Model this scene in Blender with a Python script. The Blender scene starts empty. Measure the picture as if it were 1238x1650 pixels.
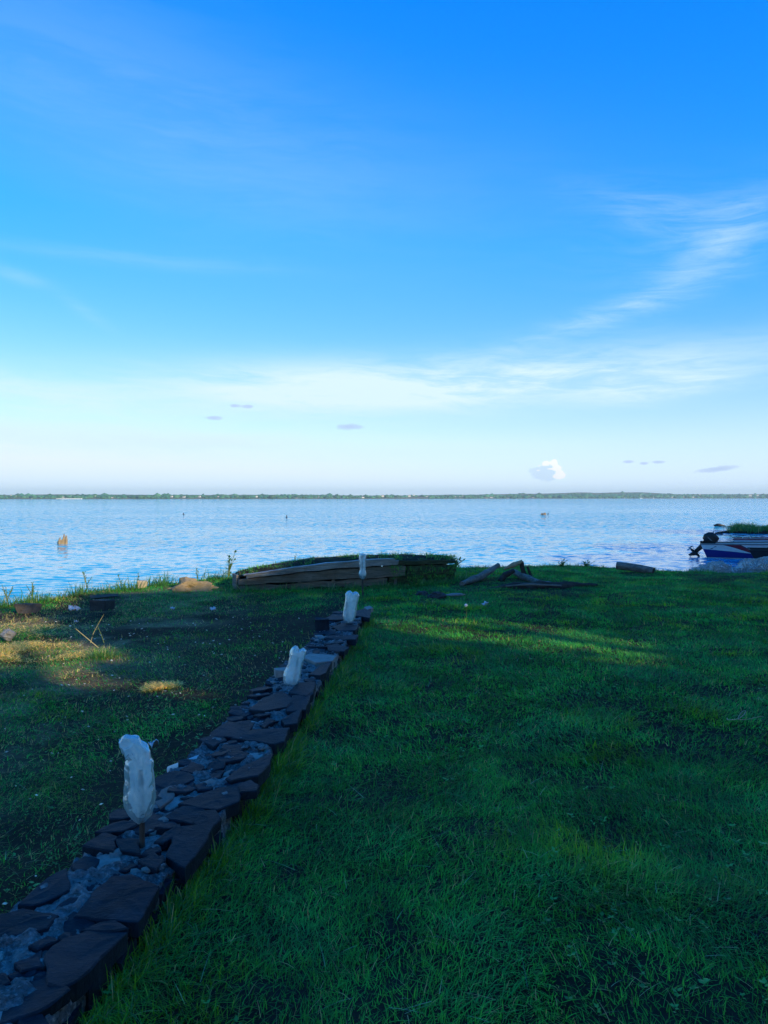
import bpy, bmesh, math, random
import numpy as np
from mathutils import Vector, Matrix, noise as mnoise

# ------------------------------------------------------------------ scene, camera
scene = bpy.context.scene
col = scene.collection
rng = np.random.default_rng(7)
random.seed(7)

CAM_H = 1.6
FPX = 1200.0                       # focal length in pixels of a 1650 px tall picture
PITCH = math.atan(23.0 / FPX)      # camera tips down a little
cam_d = bpy.data.cameras.new('camera')
cam_d.sensor_fit = 'VERTICAL'
cam_d.sensor_height = 36.0
cam_d.lens = 36.0 * FPX / 1650.0
cam_d.clip_start = 0.05
cam_d.clip_end = 12000.0
cam = bpy.data.objects.new('camera', cam_d)
col.objects.link(cam)
cam.location = (0, 0, CAM_H)
cam.rotation_euler = (math.pi / 2 - PITCH, 0, 0)
scene.camera = cam

def at(px, py, z):
    """world point on the level plane z behind a picture position (used to measure real places)"""
    a, b = (px - 619.0) / FPX, (825.0 - py) / FPX
    d = Vector((a, math.cos(PITCH) + b * math.sin(PITCH), -math.sin(PITCH) + b * math.cos(PITCH)))
    t = (z - CAM_H) / d.z
    return Vector((d.x * t, d.y * t, z))

def atY(px, py, Y):
    """world point at distance Y behind a picture position"""
    a, b = (px - 619.0) / FPX, (825.0 - py) / FPX
    d = Vector((a, math.cos(PITCH) + b * math.sin(PITCH), -math.sin(PITCH) + b * math.cos(PITCH)))
    t = Y / d.y
    return Vector((d.x * t, Y, CAM_H + d.z * t))

# ------------------------------------------------------------------ light
SUN_EL = math.radians(22.0)
SUN_H = Vector((0.75, -0.66, 0)).normalized()      # level direction towards the sun: right, behind the camera
SUN_P = Vector((0.66, 0.75, 0)).normalized()
SUN_DIR = Vector((SUN_H.x * math.cos(SUN_EL), SUN_H.y * math.cos(SUN_EL), math.sin(SUN_EL)))
sun_d = bpy.data.lights.new('sun', 'SUN')
sun_d.energy = 5.0
sun_d.angle = math.radians(0.6)
sun_d.color = (1.0, 0.82, 0.50)
sun = bpy.data.objects.new('sun', sun_d)
col.objects.link(sun)
sun.rotation_euler = SUN_DIR.to_track_quat('Z', 'Y').to_euler()
sun.location = (20, -20, 30)

scene.view_settings.view_transform = 'Standard'
scene.view_settings.look = 'None'
scene.view_settings.exposure = EXPOSURE = 0.0
scene.view_settings.gamma = 1.0
scene.cycles.use_denoising = True
scene.cycles.max_bounces = 8
scene.cycles.transparent_max_bounces = 16
scene.cycles.volume_bounces = 0

# ------------------------------------------------------------------ node helpers
class S:
    """a node socket with arithmetic"""
    def __init__(s, t, o): s.t, s.o = t, o
    def m(s, op, *a, clamp=False):
        n = s.t.nodes.new('ShaderNodeMath'); n.operation = op; n.use_clamp = clamp
        for i, v in enumerate((s,) + a):
            if isinstance(v, S): s.t.links.new(v.o, n.inputs[i])
            else: n.inputs[i].default_value = v
        return S(s.t, n.outputs[0])
    def __add__(s, o): return s.m('ADD', o)
    __radd__ = __add__
    def __sub__(s, o): return s.m('SUBTRACT', o)
    def __rsub__(s, o): return (s * -1.0) + o
    def __mul__(s, o): return s.m('MULTIPLY', o)
    __rmul__ = __mul__
    def __truediv__(s, o): return s.m('DIVIDE', o)
    def __pow__(s, o): return s.m('POWER', o)
    def clamp(s): return s.m('ADD', 0.0, clamp=True)
    def step(s, a, b):
        n = s.t.nodes.new('ShaderNodeMapRange'); n.interpolation_type = 'SMOOTHSTEP'
        s.t.links.new(s.o, n.inputs[0]); n.inputs[1].default_value = a; n.inputs[2].default_value = b
        return S(s.t, n.outputs[0])

def node(t, kind, **kw):
    n = t.nodes.new(kind)
    for k, v in kw.items(): setattr(n, k, v)
    return n
def link(t, a, b):
    t.links.new(a.o if isinstance(a, S) else a, b)
def setin(t, n, name, v):
    i = n.inputs[name]
    if isinstance(v, S) or hasattr(v, 'is_linked'): link(t, v, i)
    else:
        if hasattr(i.default_value, '__len__') and len(i.default_value) == 4 and len(v) == 3: v = (*v, 1)
        i.default_value = v
def noise_tex(t, vec, scale, detail=4.0, rough=0.55, dist=0.0, out=0, dims='3D'):
    n = node(t, 'ShaderNodeTexNoise'); n.noise_dimensions = dims
    if vec is not None: link(t, vec, n.inputs['Vector'])
    n.inputs['Scale'].default_value = scale; n.inputs['Detail'].default_value = detail
    n.inputs['Roughness'].default_value = rough; n.inputs['Distortion'].default_value = dist
    return S(t, n.outputs[out])
def mixc(t, f, a, b, mode='MIX'):
    n = node(t, 'ShaderNodeMix', data_type='RGBA', blend_type=mode)
    for i, v in ((0, f), (6, a), (7, b)):
        if isinstance(v, S): link(t, v, n.inputs[i])
        elif i == 0: n.inputs[0].default_value = v
        else: n.inputs[i].default_value = (*v[:3], 1)
    return S(t, n.outputs[2])
def ramp(t, f, stops):
    n = node(t, 'ShaderNodeValToRGB'); link(t, f, n.inputs[0])
    e = n.color_ramp.elements
    while len(e) < len(stops): e.new(0.5)
    for k, (p, c) in zip(e, stops): k.position = p; k.color = (*c[:3], 1)
    return S(t, n.outputs[0])
def combine(t, x, y, z):
    n = node(t, 'ShaderNodeCombineXYZ')
    for i, v in enumerate((x, y, z)):
        if isinstance(v, S): link(t, v, n.inputs[i])
        else: n.inputs[i].default_value = v
    return S(t, n.outputs[0])

# ------------------------------------------------------------------ world
SKY_STRENGTH = 0.12
HAZE_DENSITY = 0.0002
GRASS = 1.0
world = bpy.data.worlds.new('World'); scene.world = world; world.use_nodes = True
wt = world.node_tree; wt.nodes.clear()
sky = node(wt, 'ShaderNodeTexSky', sky_type='NISHITA')
sky.sun_disc = False
sky.sun_elevation = SUN_EL
sky.sun_rotation = math.atan2(SUN_DIR.x, SUN_DIR.y)
sky.altitude = 1100.0; sky.air_density = 1.1; sky.dust_density = 0.6; sky.ozone_density = 2.0
hs = node(wt, 'ShaderNodeHueSaturation'); link(wt, sky.outputs[0], hs.inputs['Color'])
hs.inputs['Saturation'].default_value = 1.45; hs.inputs['Value'].default_value = 1.75
gm = node(wt, 'ShaderNodeGamma'); link(wt, mixc(wt, 1.0, S(wt, hs.outputs[0]), (0.12, 0.12, 0.12), 'MULTIPLY'), gm.inputs[0]); gm.inputs[1].default_value = 0.70
grade = node(wt, 'ShaderNodeVectorMath', operation='MULTIPLY_ADD'); link(wt, gm.outputs[0], grade.inputs[0])
grade.inputs[1].default_value = (7.6, 6.85, 12.6); grade.inputs[2].default_value = (-1.15, -0.02, 0.3)
pos = node(wt, 'ShaderNodeVectorMath', operation='MAXIMUM'); link(wt, grade.outputs[0], pos.inputs[0]); pos.inputs[1].default_value = (0, 0, 0)
cap = node(wt, 'ShaderNodeVectorMath', operation='MINIMUM'); link(wt, pos.outputs[0], cap.inputs[0]); cap.inputs[1].default_value = (8.6, 8.6, 8.7)
skyc = S(wt, cap.outputs[0])
tc = node(wt, 'ShaderNodeTexCoord')
sep = node(wt, 'ShaderNodeSeparateXYZ'); link(wt, tc.outputs['Generated'], sep.inputs[0])
dx, dy, dz = (S(wt, sep.outputs[i]) for i in range(3))
az = dx.m('ARCTAN2', dy)                    # 0 straight ahead, radians
el = dz.m('ARCSINE')
def blob(a0, e0, ra, re, slope=0.0):
    """soft patch of the sky round a direction given in picture pixels"""
    ca, ce = math.atan((a0 - 619) / FPX), math.atan((802 - e0) / FPX)
    da = (az - ca) / (ra / FPX)
    de = (el - ce - (az - ca) * slope) / (re / FPX)
    return ((da * da + de * de) * -1.0).m('EXPONENT')
warp = noise_tex(wt, combine(wt, az * 3.0, el * 8.0, 0.3), 1.0, 3.0, 0.6)
ela = el + (warp - 0.5) * 0.05
streak = noise_tex(wt, combine(wt, az * 2.2 + ela * 3.0, ela * 17.0, 1.7), 1.0, 9.0, 0.66, 0.4)
fine = noise_tex(wt, combine(wt, az * 9.0 + ela * 22.0, ela * 60.0, 4.1), 1.0, 8.0, 0.7, 0.6)
cir = (streak * 0.62 + fine * 0.38).step(0.38, 0.62)
mask = (blob(520, 630, 300, 40, 0.02) * 0.95 + blob(900, 615, 300, 36, 0.05) * 0.75 + blob(1080, 640, 90, 16, 0.1) * 0.75
        + blob(30, 650, 160, 28, -0.05) * 0.55 + blob(100, 712, 420, 26, -0.02) * 0.85 + blob(620, 722, 300, 16, -0.03) * 0.30
        
        + blob(300, 230, 420, 120, -0.2) * 0.07 + blob(30, 482, 40, 10, -0.2) * 0.15 + blob(140, 525, 30, 10, -0.5) * 0.12 + blob(200, 440, 200, 10, 0.0) * 0.10)
wisps = blob(1060, 372, 130, 30, -0.30) * 0.45 + blob(1180, 410, 60, 44, 0.4) * 0.45 + blob(1120, 460, 90, 40, 0.62) * 0.55 + blob(970, 524, 150, 18, 0.26) * 1.0 + blob(1080, 420, 150, 70, 0.0) * 0.25
veil = blob(500, 360, 640, 150, -0.05) * 0.09 + blob(100, 190, 260, 120, -0.2) * 0.05
# thin cirrus goes on round the rest of the sky
rest = noise_tex(wt, combine(wt, az * 1.3, el * 4.0, 9.0), 1.0, 2.0, 0.5).step(0.5, 0.75) * 0.28
away = az.m('ABSOLUTE').step(0.55, 0.9)
cover = (cir * (mask + rest * away) + mask * 0.30 + veil + wisps * (fine * 0.65 + streak * 0.35).step(0.34, 0.72) * 0.42).clamp()
horizon_veil = ((el.m('ABSOLUTE')) * -13.0).m('EXPONENT') * 0.85
c1 = mixc(wt, horizon_veil, skyc, (6.7, 8.9, 10.8))
c2 = mixc(wt, cover, c1, (6.4, 8.2, 9.6))
# small far cumulus with a lit right side, and a few small lilac scraps
cn = noise_tex(wt, combine(wt, az * 55.0, el * 70.0, 2.2), 1.0, 4.0, 0.6)
cn2 = noise_tex(wt, combine(wt, az * 130.0, el * 150.0, 6.2), 1.0, 3.0, 0.6)
cum = (blob(880, 764, 24, 16, 0.0) * 1.1 + cn * 1.2 - 0.9).step(0.1, 0.4)
lobes = (blob(880, 748, 7, 5) + blob(893, 747, 5, 5) + blob(898, 756, 6, 6) + blob(904, 765, 7, 6) + blob(899, 769, 9, 4) + blob(890, 757, 8, 2) * 0.7
         + blob(866, 759, 5, 2) * 0.45 + blob(868, 752, 6, 2) * 0.4)
lit = (lobes * 1.2 + (cn2 - 0.5) * 1.1).step(0.35, 0.75) * lobes.step(0.05, 0.3)
c3 = mixc(wt, cum * 0.55, c2, (4.9, 6.5, 8.8))
c4 = mixc(wt, lit * 0.85, c3, (9.6, 9.6, 9.6))
scr = (blob(345, 677, 18, 4.0) + blob(400, 658, 13, 4.0) + blob(378, 657, 8, 3.0) + blob(563, 688, 28, 6.0) + blob(1155, 760, 34, 5.0, 0.1)
       + blob(1060, 748, 12, 3.0) + blob(1012, 747, 10, 3.0) + blob(1037, 750, 7, 2.5))
scrap = (scr + noise_tex(wt, combine(wt, az * 80.0, el * 140.0, 5.0), 1.0, 3.0, 0.6) - 0.5).step(0.35, 0.75) * scr.clamp()
c5 = mixc(wt, scrap * 0.8, c4, (4.2, 5.4, 8.0))
bg = node(wt, 'ShaderNodeBackground'); link(wt, c5, bg.inputs[0]); bg.inputs[1].default_value = SKY_STRENGTH
wo = node(wt, 'ShaderNodeOutputWorld'); link(wt, bg.outputs[0], wo.inputs[0])

# ------------------------------------------------------------------ build helpers
WATER_Z = -0.6
def tag(o, label=None, cat=None, group=None, kind=None):
    for k, v in (('label', label), ('category', cat), ('group', group), ('kind', kind)):
        if v: o[k] = v
    return o
def empty(name, loc=(0, 0, 0), rz=0.0):
    o = bpy.data.objects.new(name, None); col.objects.link(o)
    o.location = loc; o.rotation_euler = (0, 0, rz); o.empty_display_size = 0.1
    return o
def place(name, me, mat, parent=None, loc=None, rot=None):
    if mat is not None and not me.materials: me.materials.append(mat)
    o = bpy.data.objects.new(name, me); col.objects.link(o)
    if parent: o.parent = parent
    if loc is not None: o.location = loc
    if rot is not None: o.rotation_euler = rot
    return o
def mesh_np(name, V, F, smooth=False, colour=None, uv=None):
    """fast mesh from numpy: V (n,3), F (m,k)"""
    V = np.asarray(V, np.float32); F = np.asarray(F, np.int32)
    me = bpy.data.meshes.new(name)
    me.vertices.add(len(V)); me.vertices.foreach_set('co', V.ravel())
    k = F.shape[1]
    me.loops.add(F.size); me.loops.foreach_set('vertex_index', F.ravel())
    me.polygons.add(len(F)); me.polygons.foreach_set('loop_start', np.arange(0, F.size, k, dtype=np.int32))
    if smooth: me.polygons.foreach_set('use_smooth', np.ones(len(F), bool))
    if colour is not None:
        a = me.attributes.new('tint', 'FLOAT_COLOR', 'POINT')
        c = np.ones((len(V), 4), np.float32); c[:, :3] = colour; a.data.foreach_set('color', c.ravel())
    if uv is not None:
        l = me.uv_layers.new(name='UVMap'); l.data.foreach_set('uv', np.asarray(uv, np.float32)[F.ravel()].ravel())
    me.update(calc_edges=True)
    return me
def mesh_py(name, V, F, smooth=False):
    me = bpy.data.meshes.new(name); me.from_pydata([tuple(v) for v in V], [], F)
    if smooth: me.polygons.foreach_set('use_smooth', [True] * len(me.polygons))
    me.update(); return me
def grid_faces(nu, nv, wrap=False):
    a = np.arange(nu * nv).reshape(nu, nv)
    if wrap: a = np.concatenate([a, a[:, :1]], 1)
    return np.stack([a[:-1, :-1], a[1:, :-1], a[1:, 1:], a[:-1, 1:]], -1).reshape(-1, 4)
class VNoise:
    """smooth 2D value noise for numpy arrays"""
    def __init__(s, seed): s.g = np.random.default_rng(seed).random((256, 256))
    def __call__(s, x, y, f):
        x, y = np.asarray(x, float) * f, np.asarray(y, float) * f
        i, j = np.floor(x).astype(int), np.floor(y).astype(int); u, v = x - i, y - j
        u, v = u * u * (3 - 2 * u), v * v * (3 - 2 * v); g = s.g
        a, b = g[i & 255, j & 255], g[(i + 1) & 255, j & 255]
        c, d = g[i & 255, (j + 1) & 255], g[(i + 1) & 255, (j + 1) & 255]
        return (a * (1 - u) + b * u) * (1 - v) + (c * (1 - u) + d * u) * v
    def fbm(s, x, y, f, n=4):
        t, a = 0.0, 0.5
        for k in range(n): t = t + a * s(np.asarray(x) + 17.3 * k, np.asarray(y) - 9.1 * k, f * 2 ** k); a *= 0.5
        return t / (1 - 0.5 ** n)
vn = VNoise(3); vn2 = VNoise(11)
def smooth01(x): x = np.clip(x, 0, 1); return x * x * (3 - 2 * x)

def material(name, build):
    m = bpy.data.materials.new(name); m.use_nodes = True; t = m.node_tree; t.nodes.clear()
    out = node(t, 'ShaderNodeOutputMaterial'); sh = build(t)
    link(t, sh, out.inputs[0]); return m
def principled(t, colour, rough=0.6, bump=None, bump_s=0.4, bump_d=0.02, **kw):
    p = node(t, 'ShaderNodeBsdfPrincipled'); setin(t, p, 'Base Color', colour); setin(t, p, 'Roughness', rough)
    for k, v in kw.items(): setin(t, p, k.replace('_', ' '), v)
    if bump is not None:
        b = node(t, 'ShaderNodeBump'); link(t, bump, b.inputs['Height'])
        b.inputs['Strength'].default_value = bump_s; b.inputs['Distance'].default_value = bump_d
        link(t, b.outputs[0], p.inputs['Normal'])
    return p.outputs[0]
def objco(t, name='Object'):
    return S(t, node(t, 'ShaderNodeTexCoord').outputs[name])
def worldpos(t): return S(t, node(t, 'ShaderNodeNewGeometry').outputs['Position'])
def scaled(t, v, s):
    n = node(t, 'ShaderNodeMapping'); link(t, v, n.inputs[0]); n.inputs['Scale'].default_value = s
    return S(t, n.outputs[0])

def m_plain(name, c1, c2, scale=12.0, rough=0.6, bump_s=0.3, bump_d=0.01, stretch=(1, 1, 1), spec=0.35, bscale=None):
    def b(t):
        co = scaled(t, objco(t), stretch)
        n1 = noise_tex(t, co, scale, 5.0, 0.6)
        n2 = noise_tex(t, co, bscale or scale * 4, 6.0, 0.65)
        c = mixc(t, n1.step(0.3, 0.7), c1, c2)
        c = mixc(t, n2.step(0.45, 0.8) * 0.35, c, tuple(0.4 * k for k in c1))
        return principled(t, c, rough, n2, bump_s, bump_d, Specular_IOR_Level=spec)
    return material(name, b)

# ------------------------------------------------------------------ ground
WALL_TOP = 0.15
WR = np.array([(1.2, -0.98), (1.9, -0.88), (2.2, -0.835), (2.41, -0.80), (2.66, -0.785), (3.07, -0.70), (4.08, -0.61), (5.64, -0.466), (7.2, -0.335), (8.9, -0.215)])
WL = np.array([(1.2, -1.44), (1.9, -1.34), (2.5, -1.225), (2.7, -1.16), (3.03, -1.15), (4.09, -1.0), (5.6, -0.86), (7.46, -0.66), (8.9, -0.54)])
WR *= 1.074; WL *= 1.074
SHORE = np.array([(-90, 0), (-40, 4), (-14, 6.6), (-8, 9.0), (-6.1, 10.9), (-5.4, 11.8), (-4.7, 12.9), (-3, 14.5), (-1, 15.7), (1.7, 17.0),
                  (4.1, 17.6), (5.5, 17.1), (6.2, 16.5), (8, 15.8), (9.6, 15.9), (12.5, 17.0), (17, 19.5), (22, 23), (34, 29), (90, 42)], float)
def shore_y(x): return np.interp(x, SHORE[:, 0], SHORE[:, 1])
def gz(x, y):
    """height of the ground"""
    x, y = np.asarray(x, float), np.asarray(y, float)
    d = shore_y(x) + (vn.fbm(x, y, 0.9, 3) - 0.5) * 0.5 - y
    top = (vn.fbm(x, y, 0.55, 3) - 0.5) * 0.05 + (vn2(x, y, 2.3) - 0.5) * 0.025
    top = top - 0.05 * smooth01((-0.9 - x) / 1.5) * smooth01((13 - y) / 3)
    top = top + 0.04 * smooth01((2.5 - d) / 2.0) * smooth01((1.0 - x) / 2.0) * smooth01((x + 5.5) / 2.0)
    wr = np.interp(y, WR[:, 0], WR[:, 1]); top = top + 0.02 * np.exp(-((x - wr - 0.05) / 0.22) ** 2) * (y < 9.6) * (x > wr - 0.2)
    drop = smooth01((0.15 - d) / 1.0)
    return top * (1 - drop) + drop * (-0.85) - np.clip(-d - 0.8, 0, 8) * 0.16
xs = np.concatenate([np.linspace(-90, -16, 26), np.linspace(-15, -6.2, 60), np.linspace(-6, 8, 240), np.linspace(8.2, 16, 50), np.linspace(17, 90, 26)])
ys = np.concatenate([np.linspace(-70, -4, 30), np.linspace(-3.5, 1.4, 20), np.linspace(1.5, 7, 120), np.linspace(7.1, 19, 160), np.linspace(19.5, 60, 40)])
GX, GY = np.meshgrid(xs, ys, indexing='ij')
GV = np.stack([GX, GY, gz(GX, GY)], -1).reshape(-1, 3)
def b_ground(t):
    p = worldpos(t)
    n1 = noise_tex(t, p, 1.6, 5.0, 0.6); n2 = noise_tex(t, p, 14.0, 6.0, 0.65); n3 = noise_tex(t, p, 70.0, 4.0, 0.6)
    c = mixc(t, n1.step(0.35, 0.65), (0.022, 0.018, 0.012), (0.042, 0.034, 0.022))
    c = mixc(t, n2.step(0.5, 0.75) * 0.5, c, (0.09, 0.07, 0.042))
    c = mixc(t, n3.step(0.62, 0.75) * 0.35, c, (0.20, 0.165, 0.10))
    sx = node(t, 'ShaderNodeSeparateXYZ'); link(t, p, sx.inputs[0])
    dryk = S(t, sx.outputs[0]).step(-1.6, -3.0) * noise_tex(t, p, 0.9, 4.0, 0.6).step(0.42, 0.62)
    c = mixc(t, dryk * 0.85, c, mixc(t, n2.step(0.35, 0.7), (0.20, 0.145, 0.08), (0.40, 0.30, 0.16)))
    return principled(t, c, 0.95, n2 + n3 * 0.6, 0.9, 0.03, Specular_IOR_Level=0.1)
M_ground = material('soil', b_ground)
ground = place('ground', mesh_np('ground', GV, grid_faces(len(xs), len(ys)), True), M_ground)
tag(ground, 'dark soil bank with patchy lawn sloping into the lake', kind='structure')

# ------------------------------------------------------------------ water
def wave(x, y, cell):
    r = np.random.default_rng(21); z = np.zeros_like(x)
    for k in range(110):
        lam = 0.09 * (0.62 / 0.09) ** r.random(); ang = math.radians(-108 + r.normal() * 42)
        amp = 0.0046 * lam ** 0.95 * (0.4 + r.random()); ph = r.random() * 6.28
        kx, ky = 2 * math.pi / lam * math.cos(ang), 2 * math.pi / lam * math.sin(ang)
        fade = np.clip((lam - 2.2 * cell) / (1.6 * cell), 0, 1)
        z = z + amp * fade * np.sin(kx * x + ky * y + ph)
    gust = 0.55 + 0.9 * vn.fbm(x * 0.5, y * 0.2, 0.22, 3)
    return z * gust
ys_w = 9.0 * (190.0 / 9.0) ** np.linspace(0, 1, 440)
us = np.linspace(-1, 1, 500)
WX = us[:, None] * (ys_w[None, :] * 0.62 + 3.0); WY = np.repeat(ys_w[None, :], len(us), 0)
cell = np.maximum(2 * (ys_w * 0.62 + 3) / 500, ys_w * math.log(190 / 9) / 440)[None, :]
edge = smooth01((1 - np.abs(us)) / 0.04)[:, None] * smooth01((ys_w - 9) / 1.0)[None, :] * smooth01((190 - ys_w) / 40)[None, :]
WV = np.stack([WX, WY, WATER_Z + wave(WX, WY, cell) * edge], -1).reshape(-1, 3)
WF = grid_faces(len(us), len(ys_w))
# the calm sheet below that carries on to the far shore and round the sides
n0 = len(WV)
OV = np.array([(-4000, -190, WATER_Z - 0.1), (4000, -190, WATER_Z - 0.1), (4000, 5000, WATER_Z - 0.1), (-4000, 5000, WATER_Z - 0.1)])
RF = np.array([[n0, n0 + 1, n0 + 2, n0 + 3]])
def b_water(t):
    p = worldpos(t)
    sy = node(t, 'ShaderNodeSeparateXYZ'); link(t, p, sy.inputs[0])
    far_k = S(t, sy.outputs[1]).step(10.0, 70.0)          # beyond the modelled ripples the fine relief carries the waves alone
    gust = noise_tex(t, scaled(t, p, (0.03, 0.11, 1)), 1.0, 9.0, 0.62)
    k = (far_k * 1.3 + 0.10) * (gust.step(0.32, 0.68) * 1.15 + 0.35)
    n = node(t, 'ShaderNodeTexNoise'); link(t, scaled(t, p, (0.75, 1.0, 1.0)), n.inputs['Vector']); n.inputs['Scale'].default_value = 3.2; n.inputs['Detail'].default_value = 4.0; n.inputs['Roughness'].default_value = 0.6
    sc_ = node(t, 'ShaderNodeSeparateColor'); link(t, n.outputs['Color'], sc_.inputs[0])
    g = node(t, 'ShaderNodeNewGeometry'); sn = node(t, 'ShaderNodeSeparateXYZ'); link(t, g.outputs['Normal'], sn.inputs[0])
    nx = (S(t, sc_.outputs[0]) - 0.5) * k * 2.0 + S(t, sn.outputs[0]); ny = (S(t, sc_.outputs[1]) - 0.5) * k * 2.6 + S(t, sn.outputs[1])
    nn = node(t, 'ShaderNodeVectorMath', operation='NORMALIZE'); link(t, combine(t, nx, ny, S(t, sn.outputs[2])), nn.inputs[0])
    pr = node(t, 'ShaderNodeBsdfPrincipled'); pr.inputs['Base Color'].default_value = (0.008, 0.42, 0.68, 1); pr.inputs['Roughness'].default_value = 0.06
    pr.inputs['IOR'].default_value = 1.33; pr.inputs['Specular IOR Level'].default_value = 0.38; link(t, nn.outputs[0], pr.inputs['Normal'])
    return pr.outputs[0]
M_water = material('lake_water', b_water)
water = place('water', mesh_np('water', np.concatenate([WV, OV]), np.concatenate([WF, RF]), True), M_water)
tag(water, 'rippled blue lake', kind='structure')

# ------------------------------------------------------------------ far shore
def far_y(x): return 1150 + 1150 * smooth01((x / max(1, 1) + 650) / 1900)
fx = np.linspace(-2600, 2600, 260)
def far_h(x): return 11.5 + 10 * smooth01((x + 100) / 900) + 5 * (vn.fbm(x, 0.5, 0.004, 3) - 0.5) + 8 * np.exp(-((x - 900) / 260) ** 2)
rows = [(-6, WATER_Z - 1.2, 0), (0, WATER_Z + 0.25, 0), (25, 0.5, 0.06), (250, 1.0, 0.45), (600, 1.0, 0.9), (1200, 1.0, 1.0), (2200, 1.0, 0.9)]
FV = []
for x in fx:
    y0 = float(far_y(x)) + 16 * float(vn.fbm(x, 3.0, 0.011, 3))
    for dyy, zz, k in rows: FV.append((x, y0 + dyy, zz + k * float(far_h(x)) * (0.85 + 0.3 * float(vn(x, dyy, 0.01))) * 0.75))
M_far = m_plain('far_land', (0.10, 0.12, 0.05), (0.17, 0.15, 0.09), 0.01, 0.95, 0.0, 0.01, bscale=0.05)
far = place('far_land', mesh_np('far_land', FV, grid_faces(len(fx), len(rows))[:, ::-1], True), M_far)
tag(far, 'low far shore on the horizon', kind='structure')
HOUSES = [(18, 798, 2), (26, 799, 1), (48, 802, 2), (51, 804, 2), (102, 801, 2), (115, 799, 1), (153, 799, 2), (181, 802, 2.5), (277, 800, 3), (288, 801, 2), (297, 801, 4),
          (322, 800, 3), (352, 800, 2), (414, 800, 3), (478, 803, 2.5), (514, 801, 2), (537, 802, 2), (585, 802, 4), (617, 799, 4), (660, 799, 4), (667, 798, 2), (688, 800, 2),
          (734, 800, 1.5), (741, 800, 1.5), (746, 799, 1.5), (784, 803, 3), (792, 802, 4), (819, 803, 2), (852, 798, 1.5), (859, 802, 2), (1083, 801, 2), (1102, 801, 2), (1117, 801, 2.5), (1128, 797, 2), (1209, 798, 4), (1221, 798, 3)]
# one mass of trees along it
ico = bmesh.new(); bmesh.ops.create_icosphere(ico, subdivisions=1, radius=1.0); ico.verts.ensure_lookup_table()
IV = np.array([v.co[:] for v in ico.verts]); IF = np.array([[v.index for v in f.verts] for f in ico.faces]); ico.free()
TV, TF, TC = [], [], []
r = np.random.default_rng(5)
for k in range(8500):
    x = r.uniform(-2300, 2300)
    # keep to what lies within a wide view
    back = abs(r.normal()) * 170 + 4
    y = float(far_y(x)) + 16 * float(vn.fbm(x, 3.0, 0.011, 3)) + back
    if abs(x) > y * 0.75: continue
    if vn(x, back, 0.012) < 0.22: continue
    tpx = 619 + x / y * FPX
    if any(abs(tpx - h[0]) < h[2] * 0.9 + 1.2 and back < 14 * (806 - h[1]) for h in HOUSES): continue
    hgt = 0.75 * float(far_h(x)) * np.interp(back, [0, 25, 250, 600], [0, 0.06, 0.45, 0.9]) * 0.9
    s = r.uniform(1.3, 3.0) * (1.0 + 0.5 * (r.random() < 0.1)) * (1.0 + 0.35 * smooth01((x + 200) / 900))
    V = IV * (1 + r.uniform(-0.3, 0.3, (len(IV), 1))) * np.array([s * r.uniform(1.0, 2.2), s * 1.2, s * r.uniform(0.7, 1.3)]) + np.array([x, y, hgt + s * 0.5 + 0.2])
    TF.append(IF + len(TV) * len(IV)); TV.append(V)
    TC.append(np.repeat(np.array([[0.045, 0.15, 0.08]]) * r.uniform(0.6, 1.5) * np.array([[r.uniform(0.8, 1.3), 1, 1]]), len(IV), 0))
def b_leaf(t):
    a = node(t, 'ShaderNodeAttribute', attribute_name='tint')
    p = node(t, 'ShaderNodeBsdfPrincipled'); link(t, a.outputs['Color'], p.inputs['Base Color'])
    p.inputs['Roughness'].default_value = 0.55; p.inputs['Specular IOR Level'].default_value = 0.25
    tr = node(t, 'ShaderNodeBsdfTranslucent'); link(t, a.outputs['Color'], tr.inputs[0])
    mx = node(t, 'ShaderNodeAddShader')
    link(t, p.outputs[0], mx.inputs[0]); link(t, tr.outputs[0], mx.inputs[1])
    return mx.outputs[0]
M_leaf = material('leaf', b_leaf)
wood = place('far_wood', mesh_np('far_wood', np.concatenate(TV), np.concatenate(TF), True, np.concatenate(TC)), M_leaf)
tag(wood, 'continuous green wood along the far shore', kind='stuff')
# pale houses one can just make out between those trees
M_white = m_plain('white_wall', (0.78, 0.76, 0.72), (0.7, 0.68, 0.64), 0.5, 0.8, 0.1)
M_roof = m_plain('house_roof', (0.38, 0.27, 0.2), (0.3, 0.3, 0.3), 0.5, 0.8, 0.1)
def house_meshes():
    w, d, h, r_ = 1.0, 0.8, 0.6, 0.35
    V = [(-w, -d, -1), (w, -d, -1), (w, d, -1), (-w, d, -1), (-w, -d, h), (w, -d, h), (w, d, h), (-w, d, h), (-w, 0, h + r_), (w, 0, h + r_)]
    wall = mesh_py('house_wall', V, [(0, 1, 5, 4), (2, 3, 7, 6), (1, 2, 6, 9, 5), (3, 0, 4, 8, 7)])
    e = 0.1
    R = [(-w - e, -d - e, h - 0.03), (w + e, -d - e, h - 0.03), (w + e, 0, h + r_ + 0.03), (-w - e, 0, h + r_ + 0.03), (-w - e, d + e, h - 0.03), (w + e, d + e, h - 0.03)]
    return wall, mesh_py('house_roof', R, [(0, 1, 2, 3), (3, 2, 5, 4)])
HW, HR = house_meshes(); HW.materials.append(M_white); HR.materials.append(M_roof)
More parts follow.
